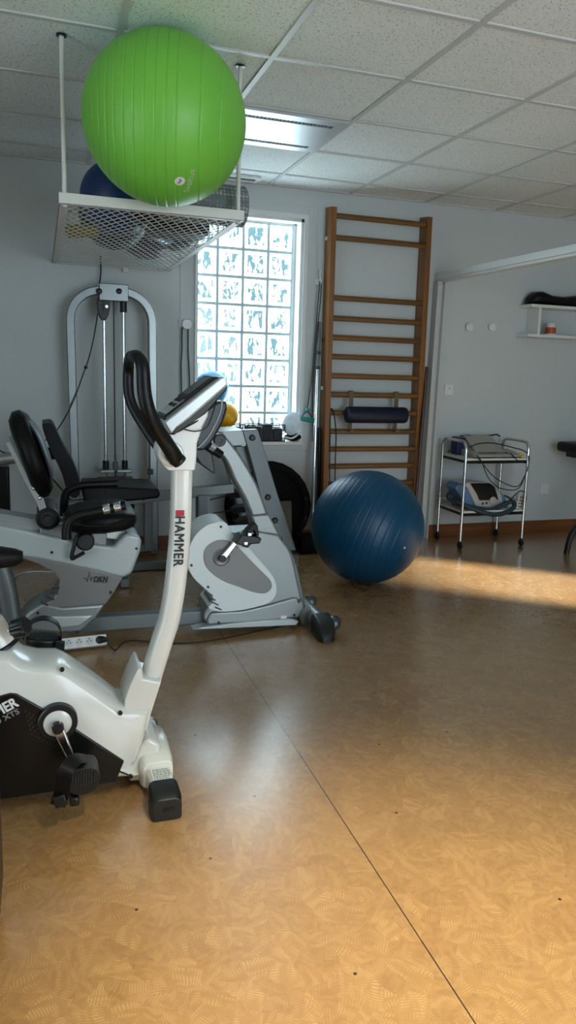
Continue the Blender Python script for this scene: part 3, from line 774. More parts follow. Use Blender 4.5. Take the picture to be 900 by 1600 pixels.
# front stabiliser
def rprof(hw, h, z0, r=.02):
    o = []
    for cx, cz, a0 in ((hw-r, z0+r*.4, -90), (hw-r, z0+h-r, 0), (-hw+r, z0+h-r, 90), (-hw+r, z0+r*.4, 180)):
        for k in range(5):
            a = radians(a0+k*22.5); rz = r*.4 if cz < z0+h/2 else r
            o.append((cx+r*cos(a), cz+rz*sin(a)))
    return o
def yloft(secs):
    """secs: list of (y, xcentre, profile)"""
    b = B(); rings = [[b.verts.new((xc+a, y, c)) for a, c in pr] for y, xc, pr in secs]; n = len(rings[0])
    for A_, B2 in zip(rings, rings[1:]):
        for i in range(n): j = (i+1) % n; b.faces.new((A_[i], A_[j], B2[j], B2[i]))
    b.faces.new(rings[0]); b.faces.new(rings[-1]); return b
sx0 = .312
obj('stabiliser_tube', yloft([(2.10, sx0, rprof(.037, .07, .008)), (2.55, sx0, rprof(.037, .07, .008))]), 'white_gloss', t)
st = obj('stabiliser_cover', yloft([(2.195, sx0-.002, rprof(.045, .082, .012)), (2.22, sx0-.004, rprof(.05, .096, .008)), (2.33, sx0-.006, rprof(.053, .108, .006)), (2.42, sx0-.004, rprof(.05, .096, .008)), (2.46, sx0, rprof(.040, .078, .01))]), 'white_gloss', t, bev=.002)
c1 = obj('end_cap', yloft([(2.028, sx0, rprof(.042, .066, 0)), (2.05, sx0, rprof(.045, .08, 0)), (2.115, sx0, rprof(.0435, .083, 0))]), 'black_plastic', t, bev=.002)
b = B(); box(b, (sx0+.005, 2.029, .035), (.034, .006, .013)); obj('cap_slot', b, 'screen', c1)
obj('end_cap', yloft([(2.53, sx0, rprof(.0435, .078, 0)), (2.59, sx0, rprof(.036, .06, 0))]), 'black_plastic', t, bev=.002)
b = B(); prism(b, xz(2.25, (205, 1190), (216, 1168), (230, 1150), (250, 1160), (250, 1205), (222, 1217), (200, 1219)), 2.235, 2.40); obj('stabiliser_bracket', b, 'white_gloss', t, bev=.012, seg=4)
b = B(); box2(b, (sx0-.028, 2.118, .0785), (sx0+.030, 2.188, .0795)); lb = obj('rating_label', b, 'white_lacquer', t)
b = B(); random.seed(3)
for r in range(6):
    x = sx0-.024
    while x < sx0+.022:
        wv = random.uniform(.003, .010); box2(b, (x, 2.124+r*.0102, .0790), (x+wv, 2.130+r*.0102, .0799)); x += wv+.002
obj('label_print', b, 'grey_print', lb)
obj('rear_stabiliser', yloft([(2.05, -.60, rprof(.042, .07, 0)), (2.55, -.60, rprof(.042, .07, 0))]), 'white_gloss', t, bev=.003)
# saddle on its post, with the clamp knob
s0_, s1_ = V((-.145, 2.3, .50)), V((-.26, 2.3, .75))
dd = (s1_-s0_).normalized()
b = B(); lathe(b, s0_-dd*.03, dd, [(0, .050), (.03, .050), (.05, .046), (.085, .044), (.09, .03)], 32, up=V((0, 1, 0))); obj('post_collar', b, 'white_gloss', t)
b = B(); lathe(b, s0_-dd*.032, dd, [(0, .056), (.008, .056), (.012, .051)], 32, up=V((0, 1, 0))); obj('collar_ring', b, 'black_plastic', t)
b = B(); cyl(b, s0_, s1_, .026, .026, 24); obj('seat_post', b, 'satin_silver', t)
ka, kb = P(15, 985, 2.22), P(36, 979, 2.20); kd = (kb-ka).normalized()
b = B(); n_ = 20; pr_ = []
cyl(b, ka, ka+(kb-ka)*.2, .008, .008)
o_ = obj('knob_stem', b, 'chrome', t)
b = B(); xk, yk, _ = frame(kd); rings = []
for h, r in ((-.022, .022), (-.018, .027), (.018, .029), (.024, .024)):
    rings.append([b.verts.new(ka+(kb-ka)*.75+kd*h+(xk*cos(a)+yk*sin(a))*(r*(1 if (i//2) % 2 else .88))) for i, a in enumerate([2*pi*i/40 for i in range(40)])])
for A_, B2 in zip(rings, rings[1:]):
    for i in range(40): j = (i+1) % 40; b.faces.new((A_[i], A_[j], B2[j], B2[i]))
b.faces.new(rings[0]); b.faces.new(rings[-1]); obj('seat_knob', b, 'black_plastic', o_)
b = B(); secs = []
sc0 = P(36, 868, 2.3)
for k, (x, hw, h, dz) in enumerate(((0, .012, .03, 0), (-.02, .028, .05, 0), (-.07, .042, .065, .004), (-.13, .07, .08, .006), (-.20, .10, .085, .012), (-.26, .11, .075, .02), (-.285, .09, .04, .03))):
    ring = []
    for a in [2*pi*i/20 for i in range(20)]:
        zz = sin(a); ring.append(b.verts.new((sc0.x+x, 2.3+hw*cos(a), sc0.z+dz+(h*.42 if zz > 0 else h*.6)*zz)))
    secs.append(ring)
for A_, B2 in zip(secs, secs[1:]):
    for i in range(20): j = (i+1) % 20; b.faces.new((A_[i], A_[j], B2[j], B2[i]))
b.faces.new(secs[0]); b.faces.new(secs[-1]); obj('saddle', b, 'black_vinyl', t)
# ---------------------------------------------------------------- silver recumbent exercise bike (second row)
t = thing('exercise_bike', 'silver and white recumbent exercise bike with padded backrest, behind the white bike', 'exercise bike', (.5, 3.6, 0), 'exercise bikes')
yb = 3.49; ya_, yz_ = 3.50, 3.70
# front shroud
main = [(348, 817), (364, 834), (404, 832), (437, 837), (453, 858), (459, 870), (472, 929), (476, 950), (465, 966), (400, 972), (323, 976), (319, 968), (322, 958), (328, 948), (335, 935), (345, 900), (330, 850)]
b = B(); prism(b, xz(yb, *main), ya_+.012, yz_-.012); sh = obj('front_shroud', b, 'satin_silver', t, bev=.012, seg=4)
wht = [(348, 816), (356, 820), (365, 836), (386, 853), (408, 878), (426, 900), (432, 916), (430, 932), (416, 944), (381, 953), (352, 956), (338, 955), (326, 950), (332, 942), (333, 934), (326, 925), (307, 908), (297, 894), (293, 878), (296, 856), (306, 836), (322, 822), (336, 817)]
b = B(); prism(b, curve_xz(xz(yb, *wht), 3), ya_-.008, yz_+.008); ws = obj('white_cover', b, 'drum_white', t, bev=.014, seg=5)
drop = [(318, 866), (324, 853), (341, 844), (360, 846), (374, 857), (396, 880), (414, 898), (423, 908), (424, 919), (414, 927), (396, 925), (374, 917), (352, 909), (334, 898), (321, 884)]
b = B(); prism(b, curve_xz(xz(yb, *drop), 3), ya_-.012, ya_+.02); dc = obj('side_disc', b, 'grey_plastic', ws, bev=.003)
b = B(); prism(b, xz(yb, (323, 972), (330, 958), (346, 957), (380, 955), (420, 946), (462, 934), (474, 940), (476, 952), (468, 966), (400, 973), (324, 978)), ya_-.004, yz_+.004); obj('base_cover', b, 'satin_silver', t, bev=.014, seg=4)
b = B(); prism(b, xz(yb, (392, 970), (455, 966), (466, 970), (462, 976), (330, 982), (300, 983), (318, 979)), ya_-.02, ya_+.05); obj('underside_strip', b, 'pale_plastic', t, bev=.004)
for u, v in ((345, 823), (299, 883), (325, 917), (464, 880), (467, 940), (342, 973), (460, 961)):
    q = P(u, v, ya_-.008); b = B(); cyl(b, q+V((0, -.004, 0)), q+V((0, .012, 0)), .0062, seg=14); obj('screw_cover', b, 'black_plastic', t)
for k in range(4):
    q = P(327+k*4.6, 928+k*7.5, ya_-.008); b = B(); box(b, q, (.038, .012, .006), M.Rotation(radians(28), 3, 'Y')); obj('vent_slot', b, 'dark_grey_plastic', ws, bev=.002)
q = P(443, 965, ya_-.006); b = B(); box(b, q, (.03, .004, .018)); obj('rating_label', b, 'white_print', t)
# crank and pedal
h2 = P(346, 871, ya_-.014)
b = B(); lathe(b, h2+V((0, .01, 0)), (0, -1, 0), [(0, .042), (.012, .042), (.016, .036), (.014, .03)], 36); obj('hub_cover', b, 'grey_plastic', t)
e3 = P(381, 832, 3.46)
ck = obj('crank', crank(h2, e3, 3.468), 'chrome', t, bev=.004)
b = B(); cyl(b, (h2.x, 3.476, h2.z), (h2.x, 3.452, h2.z), .018, .017); obj('crank_bolt', b, 'black_plastic', ck)
b = B(); prism(b, xz(3.42, (363, 846), (374, 832), (396, 835), (405, 838), (402, 846), (388, 847), (378, 850)), 3.37, 3.45); pd = obj('pedal', b, 'black_plastic', t, bev=.006)
b = B(); prism(b, xz(3.42, (377, 842), (384, 826), (396, 815), (400, 819), (402, 834), (398, 836), (394, 826), (386, 834), (386, 846)), 3.385, 3.44); obj('pedal_strap', b, 'black_foam', pd, bev=.003)
b = B(); prism(b, xz(3.42, (372, 845), (384, 843), (391, 849), (386, 855), (378, 853)), 3.40, 3.44); obj('strap_buckle', b, 'black_plastic', pd, bev=.003)
for u, v in ((390, 835), (384, 849)):
    q = P(u, v, 3.37); b = B(); box(b, q, (.02, .012, .016)); obj('pedal_reflector', b, 'chrome', pd, bev=.003)
# neck
nk = [(339, 672), (349, 676), (375, 709), (392, 737), (403, 758), (412, 782), (420, 805), (394, 808), (384, 782), (375, 765), (367, 752), (358, 730), (351, 717), (340, 705), (326, 700), (322, 690), (328, 677)]
b = B(); prism(b, xz(3.54, *nk), 3.545, 3.655); obj('neck', b, 'satin_silver', t, bev=.016, seg=5)
b = B(); prism(b, xz(3.53, (393, 806), (421, 804), (438, 836), (455, 862), (420, 850), (402, 834)), 3.532, 3.668); obj('neck_clamp', b, 'satin_silver', t, bev=.01, seg=4)
b = B(); prism(b, xz(3.53, (440, 838), (453, 858), (462, 876), (474, 930), (477, 950), (466, 946), (459, 900), (446, 868)), 3.52, 3.68); obj('front_edge', b, 'dark_silver', t, bev=.008)
q = P(343, 688, 3.545); b = B(); lathe(b, q+V((0, .01, 0)), (0, -1, 0), [(0, .03), (.018, .03), (.022, .026), (.022, .012), (.018, .011), (.018, 0)], 32); obj('tilt_knob', b, 'black_plastic', t)
# console seen from the side, and the grip below it
b = B(); prism(b, xz(3.5, (296, 668), (318, 640), (338, 627), (352, 626), (353, 640), (348, 656), (339, 674), (327, 694), (318, 702), (308, 704)), 3.47, 3.74); con = obj('console', b, 'dark_grey_plastic', t, bev=.012)
b = B(); tube(b, [P(u, v, 3.466) for u, v in ((347, 624), (345.5, 640), (340, 656), (330, 676), (318, 692), (309, 700))], .004, 8); obj('console_edge', b, 'pale_plastic', con)
b = B(); prism(b, xz(3.5, (305, 700), (324, 700), (332, 708), (336.5, 742), (314, 726), (306, 714)), 3.50, 3.70); obj('console_mount', b, 'dark_grey_plastic', t, bev=.006)
b = B(); cyl(b, P(321, 694, 3.5), P(347, 712, 3.46), .022, .019, 20); gp = obj('handlebar_grip', b, 'black_foam', t, bev=.006)
b = B(); cyl(b, P(330, 697.5, 3.478), P(337, 702.5, 3.47), .0218, .0212, 20); obj('pulse_sensor', b, 'chrome', gp)
# frame beam
b = B(); prism(b, xz(3.56, (100, 968), (318, 955), (330, 957), (330, 975), (318, 976), (100, 990)), 3.565, 3.635); obj('frame_beam', b, 'dark_silver', t, bev=.006)
# front foot
b = B(); cyl(b, (1.292, 3.42, .052), (1.292, 3.98, .052), .04, .04, 28); obj('stabiliser_tube', b, 'satin_silver', t)
obj('end_cap', yloft([(3.262, 1.268, rprof(.020, .03, 0, .012)), (3.285, 1.275, rprof(.040, .06, 0)), (3.34, 1.285, rprof(.050, .088, 0)), (3.43, 1.292, rprof(.050, .10, 0))]), 'black_plastic', t, bev=.002)
obj('end_cap', yloft([(3.94, 1.292, rprof(.048, .095, 0)), (4.05, 1.292, rprof(.048, .088, 0)), (4.08, 1.292, rprof(.03, .05, 0))]), 'black_plastic', t, bev=.002)
for yy in (3.36, 3.72):
    b = B(); cyl(b, (1.345, yy, .06), (1.345, yy+.035, .06), .034, .034, 28); wh = obj('wheel', b, 'black_plastic', t, bev=.006)
    b = B(); cyl(b, (1.345, yy-.002, .06), (1.345, yy+.037, .06), .012, .012, 16); obj('axle', b, 'satin_silver', wh)
b = B(); prism(b, xz(3.56, (462, 944), (476, 938), (492, 958), (495, 972), (480, 980), (468, 974)), 3.53, 3.67); fb = obj('foot_bracket', b, 'satin_silver', t, bev=.008)
# rear body
up_ = [(-.62, .62), (-.40, .60)] + xz(yb, (-20, 818), (40, 829), (90, 841), (150, 851), (178, 855), (196, 834), (218, 838), (222, 846), (219, 864), (206, 897), (193, 904), (150, 893), (110, 884), (60, 874), (0, 866)) + [(-.40, .50), (-.62, .52)]
b = B(); prism(b, up_, ya_-.006, yz_+.006); ub = obj('upper_cover', b, 'pale_plastic', t, bev=.014, seg=4)  # white shell in a duller copy of the white: rear shade put into colour
lo_ = [(-.40, .51)] + xz(yb, (0, 864), (60, 873), (110, 883), (150, 892), (193, 903), (180, 926), (166, 946), (120, 950), (72, 953), (60, 949), (80, 940), (91, 925), (93, 908), (84, 896), (62, 884), (34, 874), (0, 872)) + [(-.40, .495)]
b = B(); prism(b, lo_, ya_+.004, yz_-.004); lb_ = obj('lower_cover', b, 'grey_plastic', t, bev=.006)
b = B(); prism(b, xz(yb, (34, 986), (28, 977), (44, 958), (66, 944), (96, 950), (166, 945), (152, 966), (128, 989), (90, 991)), ya_, yz_); obj('rear_base', b, 'satin_silver', t, bev=.014, seg=4)
b = B(); prism(b, xz(yb, (78, 964), (148, 962), (128, 978), (88, 982)), ya_-.008, ya_+.03); obj('base_ridge', b, 'silver_plastic', t, bev=.012, seg=4)
for k, (u, v, a) in enumerate(((88, 919, 0), (86, 927, 8), (80, 935, 20), (71, 943, 35))):
    q = P(u-1, v, ya_+.002); b = B(); box(b, q, (.036, .012, .008), M.Rotation(radians(a), 3, 'Y')); obj('vent_slot', b, 'dark_grey_plastic', lb_, bev=.003)
for u, v in ((81, 863), (213, 857), (173, 926), (59, 958), (121, 988)):
    q = P(u, v, ya_-.006); b = B(); cyl(b, q+V((0, -.004, 0)), q+V((0, .012, 0)), .0062, seg=14); obj('screw_cover', b, 'black_plastic', t)
ly = ya_+.003
lettering('brand_lettering', lb_, 'DKN', 157.5, 905, ly, 22, 9, -4, 'black_print', .045, .15)
lettering('small_lettering', lb_, 'TECHNOLOGY', 158, 909.6, ly, 19, 1.6, -4, 'black_print', .01)
lettering('model_lettering', lb_, 'RB-4', 160, 913.5, ly, 9, 3, -4, 'grey_print', .01)
b = B(); tube(b, [P(u, v, ly-.0005) for u, v in ((130, 904), (134, 903.5), (136, 909), (139.5, 894), (142, 908), (143.5, 901), (145, 905))], .0016, 6, 1); obj('pulse_emblem', b, 'black_print', lb_)
# seat rail, carriage, seat
b = B(); pts = [P(u, v, 3.54) for u, v in ((-40, 812), (60, 830), (200, 846))]; pts2 = [P(u, v, 3.54) for u, v in ((200, 832), (60, 812), (-40, 796))]
prism(b, [(p.x, p.z) for p in pts+pts2], 3.545, 3.655); obj('seat_rail', b, 'aluminium', t, bev=.004)
b = B(); prism(b, xz(3.5, (62, 826), (62, 846), (116, 854), (166, 862), (168, 836), (148, 828), (100, 822)), 3.515, 3.685); cr = obj('seat_carriage', b, 'satin_silver', t, bev=.006)
b = B(); q = P(133, 846, 3.47); cyl(b, q+V((0, -.02, .0)), q+V((0, .06, 0)), .04, .044, 24); obj('carriage_knob', b, 'black_plastic', cr, bev=.008)
b = B(); tube(b, [P(u, v, 3.44) for u, v in ((121, 838), (116, 852), (112, 872), (119, 870), (132, 863))], .009, 12, 4); obj('release_lever', b, 'black_metal', cr)
b = B(); box2(b, (P(124, 827, 3.5).x, 3.46, P(124, 829, 3.5).z), (P(158, 827, 3.5).x, 3.74, P(124, 824, 3.5).z)); pl_ = obj('seat_plate', b, 'aluminium', cr, bev=.002)
for u in (131, 153):
    q = P(u, 827, 3.455); b = B(); sphere(b, q, .009, 14, 10); obj('plate_bolt', b, 'chrome', pl_)
def loft_pad(secs, seg=28, pw=.55):
    """secs: (centre, ex, ey, a, b) super-ellipses"""
    b = B(); rings = []
    for c, ex, ey, a_, b_ in secs:
        rings.append([b.verts.new(V(c)+V(ex)*p[0]*a_+V(ey)*p[1]*b_) for p in circ(1, seg, 1, pw)])
    for A_, B2 in zip(rings, rings[1:]):
        for i in range(seg): j = (i+1) % seg; b.faces.new((A_[i], A_[j], B2[j], B2[i]))
    b.faces.new(rings[0]); b.faces.new(rings[-1]); return b
sa, sb_ = P(104, 812, 3.6), P(208, 803, 3.6)
X_, Y_, Z_ = V((1, 0, 0)), V((0, 1, 0)), V((0, 0, 1))
sd_ = (sb_-sa).normalized(); sn_ = V((-sd_.z, 0, sd_.x))
secs = []
LL = (sb_-sa).length
for f_, wy, h_ in ((0, .12, .02), (.05, .165, .042), (.2, .20, .052), (.5, .215, .056), (.8, .205, .052), (.94, .18, .042), (1, .14, .022)):
    secs.append((sa+sd_*LL*f_+sn_*(.004), Y_, sn_, wy, h_))
se = obj('seat', loft_pad(secs), 'black_vinyl', t)
b = B(); tube(b, [P(u, v, 3.375) for u, v in ((106, 817), (140, 822), (180, 819), (206, 809))], .005, 8); obj('seat_piping', b, 'black_foam', se)
for yh, px_, px2 in ((3.345, ((104, 842), (104, 828), (108, 815), (120, 806), (142, 801), (168, 795.5), (196, 789.5)), 1), (3.86, ((100, 806), (100, 788), (103, 772), (112, 763), (128, 758.5), (150, 757), (184, 755.5)), 0)):
    b = B(); tube(b, [P(u, v, yh) for u, v in px_], .021 if px2 else .0205, 18, 6); gr = obj('side_handle', b, 'black_foam', t)
    if px2:
        for u, v in ((166, 795.6), (183, 792.2)):
            q = P(u, v, yh); q1 = P(u-6, v+1.4, yh); q2 = P(u+6, v-1.4, yh); b = B(); cyl(b, q1+V((0, -.002, .001)), q2+V((0, -.002, .001)), .0222, .0222, 20); obj('pulse_sensor', b, 'chrome', gr, bev=.005)
b = B(); cyl(b, V((P(104, 838, 3.6).x, 3.35, P(104, 838, 3.345).z)), V((P(104, 838, 3.6).x, 3.85, P(104, 838, 3.345).z)), .012, .012, 14)
cyl(b, V((P(104, 838, 3.6).x, 3.85, P(104, 838, 3.345).z)), P(100, 800, 3.86), .013, .013, 14); obj('handle_frame', b, 'black_metal', t)
# round padded backrest on its bracket
ba, bb_ = P(24, 643, 3.6), P(71, 773, 3.6); bd = (bb_-ba).normalized(); bn = V((-bd.z, 0, bd.x))
if bn.x < 0: bn = -bn
Lb = (bb_-ba).length; secs = []
n = 14
for k in range(n+1):
    f_ = k/n; w_ = sin(pi*min(1, max(0, f_*.94+.03)))**.5
    bulge = .010*sin(pi*f_)
    secs.append((ba+bd*Lb*f_+bn*bulge, Y_, bn, .235*w_, .050*(.45+.55*min(1, w_*1.25)) if 0 < k < n else .018))
bk = obj('backrest', loft_pad(secs, 36, .62), 'black_vinyl', t)
secs = []
for k in range(n+1):
    f_ = .03+.94*k/n; w_ = sin(pi*f_)**.5
    secs.append((ba+bd*Lb*f_+bn*(.012*sin(pi*f_)+.050*min(1, w_*1.1)), Y_, bn, .205*w_, .014*min(1, w_*1.2)))
obj('backrest_cushion', loft_pad(secs, 36, .8), mat('slate_vinyl', '3A444E', .34, var=.1, bump=.2, bs=90), bk)
br = [P(u, v, 3.46) for u, v in ((9, 692), (16, 690), (52, 758), (58, 771), (68, 779), (74, 799), (63, 802), (56, 783), (45, 764))]
b = B(); prism(b, [(p.x, p.z) for p in br], 3.455, 3.463); bq = obj('backrest_bracket', b, 'aluminium', t, bev=.002)
for u, v in ((53, 763), (62, 778)):
    b = B(); sphere(b, P(u, v, 3.452), .010, 14, 10); obj('bracket_bolt', b, 'chrome', bq)
b = B(); prism(b, [(p.x, p.z) for p in br], 3.737, 3.745); obj('backrest_bracket', b, 'aluminium', t, bev=.002)
q = P(75, 811, 3.45); b = B(); lathe(b, V((q.x, 3.76, q.z)), (0, -1, 0), [(0, .03), (.02, .045), (.06, .048), (.25, .048), (.29, .052), (.31, .049), (.32, .038), (.31, .034), (.31, .02), (.325, .018), (.325, 0)], 36); obj('tilt_knob', b, 'black_plastic', t)
# bent pillar and rear foot at the left
b = B(); pts = smooth([P(u, v, 3.55) for u, v in ((-14, 870), (0, 890), (8, 915), (14, 945), (20, 985))], 6)
sweep(b, pts, [(y_, x_) for x_, y_ in circ(.036, 24, .045, .8)], up=V((0, 1, 0))); obj('rear_pillar', b, 'dark_silver', t)
b = B(); cyl(b, (-.20, 3.25, .04), (-.20, 3.95, .04), .038, .038, 24); obj('rear_stabiliser', b, 'satin_silver', t)
b = B(); prism(b, xz(3.56, (-10, 985), (40, 968), (60, 975), (60, 988), (-10, 1000)), 3.565, 3.635); obj('rear_beam', b, 'dark_silver', t, bev=.006)

# ---------------------------------------------------------------- power strip and cables on the floor
pa, pb = V((.062, 3.462, 0)), V((.246, 3.462, 0))
t = thing('power_strip', 'white four socket power strip on the floor below the recumbent bike', 'power strip', (.15, 3.46, 0), 'power strips')
R_ = M.Rotation(radians(4), 3, 'Z') @ M.Rotation(radians(-32), 3, 'X')
f = lambda x, y, z: V((.152, 3.462, .036))+R_@V((x, y, z))
b = B(); vs = box(b, (0, 0, 0), (.20, .034, .05)); xf(vs, M.Translation(f(0, 0, 0)) @ R_.to_4x4()); obj('housing', b, 'socket_white', t, bev=.004)
for k in range(4):
    x = -.068+k*.045
    b = B(); lathe(b, f(x, -.0165, 0), R_@V((0, -1, 0)), [(-.002, .019), (.0015, .019), (.002, .018), (.002, .0165), (.0008, .016), (.0008, 0)], 24, cap=False); s = obj('socket', b, 'grid_white', t)
    b = B()
    for dx in (-.007, .007): cyl(b, f(x+dx, -.0165, 0), f(x+dx, -.0182, 0), .003, seg=8)
    cyl(b, f(x, -.0165, .010), f(x, -.0182, .010), .003, seg=8); obj('socket_hole', b, 'black_print', s)
t = thing('power_cable', 'black cable with plug running from the power strip along the floor', 'cable', (.27, 3.43, 0))
b = B(); cyl(b, f(.067, -.018, 0), f(.075, -.05, -.006), .019, .015, 20); cyl(b, f(.075, -.05, -.006), f(.098, -.062, -.012), .016, .009, 20); obj('plug', b, 'black_plastic', t, bev=.004)
b = B(); w0 = f(.098, -.062, -.012)
tube(b, [w0, V((w0.x+.03, w0.y, .005))]+[Z(u, v, .004) for u, v in ((200, 1001), (250, 1004), (300, 1004), (345, 998), (390, 989), (425, 981), (452, 974))]+[P(458, 966, 3.47)], .0035, 8); obj('cord', b, 'black_plastic', t)
b = B(); tube(b, [V((-.45, 4.3, .004)), V((-.2, 4.42, .004)), Z(20, 903, .004), Z(54, 893, .004), V((.2, 4.75, .004))], .004, 8); o = obj('floor_cable', b, 'socket_white', loc=(-.1, 4.4, 0)); tag(o, 'thin white cable lying on the floor behind the recumbent bike', 'cable')
# ---------------------------------------------------------------- multi gym with weight stack along the back wall
t = thing('multi_gym', 'grey steel multi gym with arched weight tower and black seat by the back wall', 'gym machine', (.5, 4.9, 0))
ya = 5.16
def arch(inset):
    L_, R2, T_ = .150+inset, .718-inset, 1.775-inset; r = .21-inset*.75
    pts = [(L_+.02, .02), (L_+.012, .6), (L_, T_-r)]
    for k in range(1, 9): a = radians(180-k*11.25); pts.append((L_+r+r*cos(a), T_-r+r*sin(a)))
    for k in range(0, 9): a = radians(90-k*11.25); pts.append((R2-r+r*cos(a), T_-r+r*sin(a)))
    pts += [(R2+.004, .6), (R2+.010, .02)]
    return pts
b = B(); sweep(b, [V((x, ya, z)) for x, z in arch(.028)], [(.026, .04), (.026, -.04), (-.026, -.04), (-.026, .04)], up=V((0, 1, 0)))
obj('tower_arch', b, 'brushed_steel', t, bev=.006)
b = B(); box2(b, (.355, ya-.055, 1.685), (.535, ya+.045, 1.79)); hp = obj('head_plate', b, 'brushed_steel', t, bev=.004)
for u in (155, 186):
    q = P(u, 455, ya-.055); b = B(); lathe(b, q, (0, -1, 0), [(-.004, .019), (.006, .018), (.010, .012), (.010, 0)], 24); obj('cap_bolt', b, 'black_plastic', hp)
b = B(); q = P(162, 477, ya-.03); cyl(b, (q.x, ya-.03, q.z), (q.x, ya+.02, q.z), .095, .095, 36)
for v in b.verts: v.co.x = q.x+(v.co.x-q.x)*.40
pu = obj('pulley_guard', b, 'black_plastic', t, bev=.004)
b = B(); q = P(166.5, 479, ya-.034); cyl(b, (q.x, ya-.034, q.z), (q.x, ya-.04, q.z), .009, .009, 14); obj('pulley_bolt', b, 'chrome', pu)
for ux in (.385, .507):
    b = B(); cyl(b, (ux, ya-.01, .55), (ux, ya-.01, 1.69), .0115, .0115, 20); gr = obj('guide_rod', b, 'chrome', t)
    b = B(); cyl(b, (ux, ya-.01, .60), (ux, ya-.01, .66), .02, .02, 20); obj('rod_bush', b, 'black_plastic', gr)
    b = B(); cyl(b, (ux, ya-.01, 1.62), (ux, ya-.01, 1.69), .022, .022, 20); obj('rod_collar', b, 'black_plastic', gr)
b = B(); cyl(b, (.446, ya-.01, .55), (.446, ya-.01, 1.69), .004, .004, 10); cb = obj('lift_cable', b, 'black_plastic', t)
b = B(); cyl(b, (.446, ya-.01, .60), (.446, ya-.01, .70), .008, .008); cyl(b, (.446, ya-.01, .60), (.446, ya-.01, .65), .017, .017); obj('cable_end', b, 'dark_silver', cb)
b = B(); box2(b, (.375-.03, ya-.045, .578), (.520+.03, ya+.025, .602)); yo = obj('yoke_bar', b, 'aluminium', t, bev=.008)
b = B(); q = (.446, ya-.045, .59); cyl(b, q, (q[0], q[1]-.006, q[2]), .011, .011); obj('yoke_bolt', b, 'black_plastic', yo)
for k in range(9):
    z1 = .545-k*.052; b = B(); box2(b, (.335, ya-.075, z1-.048), (.562, ya+.055, z1)); obj('weight_plate', b, 'black_metal', t, bev=.006)
# slanted cable from the pulley, with a knot
b = B(); tube(b, [P(u, v, ya-.06) for u, v in ((153, 490), (146, 530), (138, 562), (128, 590), (118, 618), (104, 648), (84, 678), (60, 694))], .004, 8); cc = obj('pull_cable', b, 'black_plastic', t)
b = B(); sphere(b, P(134, 574, ya-.06), .012, 12, 8); obj('cable_knot', b, 'black_plastic', cc)
b = B(); tube(b, [P(u, v, 5.27) for u, v in ((157, 400), (157.5, 425), (155, 448))], .005, 8); obj('pull_cable', b, 'black_plastic', t)
b = B(); tube(b, [P(u, v, 4.75) for u, v in ((-4, 700), (6, 707), (30, 709))], .004, 8); obj('pull_cable', b, 'black_plastic', t)
b = B(); tube(b, [P(u, v, 4.7) for u, v in ((80, 745), (92, 760), (106, 776), (118, 790))], .004, 8); obj('pull_cable', b, 'black_plastic', t)
# press arm tube to the left, and the black upright behind it
b = B(); cyl(b, P(-40, 723, 4.62), P(86, 708, 4.62), .034, .034, 24); at = obj('back_tube', b, 'aluminium', t)
b = B(); cyl(b, P(68, 710, 4.62), P(88, 707.5, 4.62), .037, .037, 24); obj('tube_sleeve', b, 'black_plastic', at)
b = B(); box2(b, (P(-30, 730, 4.7).x, 4.66, .28), (P(14, 730, 4.7).x, 4.76, P(5, 728, 4.7).z)); obj('rear_panel', b, 'black_metal', t, bev=.01)
# back pad
pa_, pb_ = P(76, 664, 4.62), P(120, 782, 4.62); pd_ = (pb_-pa_).normalized()
b = B(); prism(b, curve_xz(xz(4.5, (66, 664), (72, 661), (80, 661), (86, 668), (98, 694), (112, 718), (120, 736), (125, 760), (122, 774), (113, 776), (105, 766), (96, 738), (84, 712), (72, 686)), 3), 4.46, 4.78); bp_ = obj('back_pad', b, 'black_vinyl', t, bev=.016, seg=4)
# seat pad
s1 = [P(u, v, 4.42) for u, v in ((131, 762), (131, 785), (160, 788), (246, 779), (251, 775), (248, 763), (170, 761))]
b = B(); prism(b, [(p.x, p.z) for p in s1], 4.42, 4.80); obj('seat_pad', b, 'black_vinyl', t, bev=.014, seg=4)
b = B(); cyl(b, P(224, 779, 4.43), P(224, 779, 4.43)+V((0, .05, 0)), .012, .012); obj('seat_bolt', b, 'black_metal', t)
# low frame: beam, legs, feet
def bar(name, p, q, w_, h_, m='dark_silver', up=V((0, 1, 0)), par=None):
    b = B(); sweep(b, [V(p), V(q)], [(w_/2, h_/2), (w_/2, -h_/2), (-w_/2, -h_/2), (-w_/2, h_/2)], up=up); return obj(name, b, m, par or t, bev=.004)
yf = 4.66
bar('seat_beam', P(108, 790, yf), P(364, 762, yf), .06, .062)
bar('seat_leg', P(232, 776, 4.70), P(231, 857, 4.70), .05, .05)
l2 = bar('seat_leg', P(315, 772, 4.66), P(315, 850, 4.66), .06, .095)
for v in (785, 819):
    q = P(316, v, 4.63); b = B(); lathe(b, q, (0, -1, 0), [(-.004, .017), (.004, .016), (.008, .010), (.008, 0)], 20); obj('leg_bolt', b, 'black_plastic', l2)
bar('foot_tube', P(195, 858, 4.9), P(246, 853, 4.9), .05, .05)
bar('floor_beam', (P(195, 890, 4.75).x, 4.78, .028), (1.62, 4.78, .028), .05, .055)
bar('cross_beam', (.43, 4.4, .03), (.43, 5.12, .03), .05, .05)
q = P(235, 737, ya-.04); b = B(); box(b, q, (.038, .02, .038)); obj('frame_plug', b, 'black_plastic', t, bev=.004)
q = P(173, 754, 4.44)
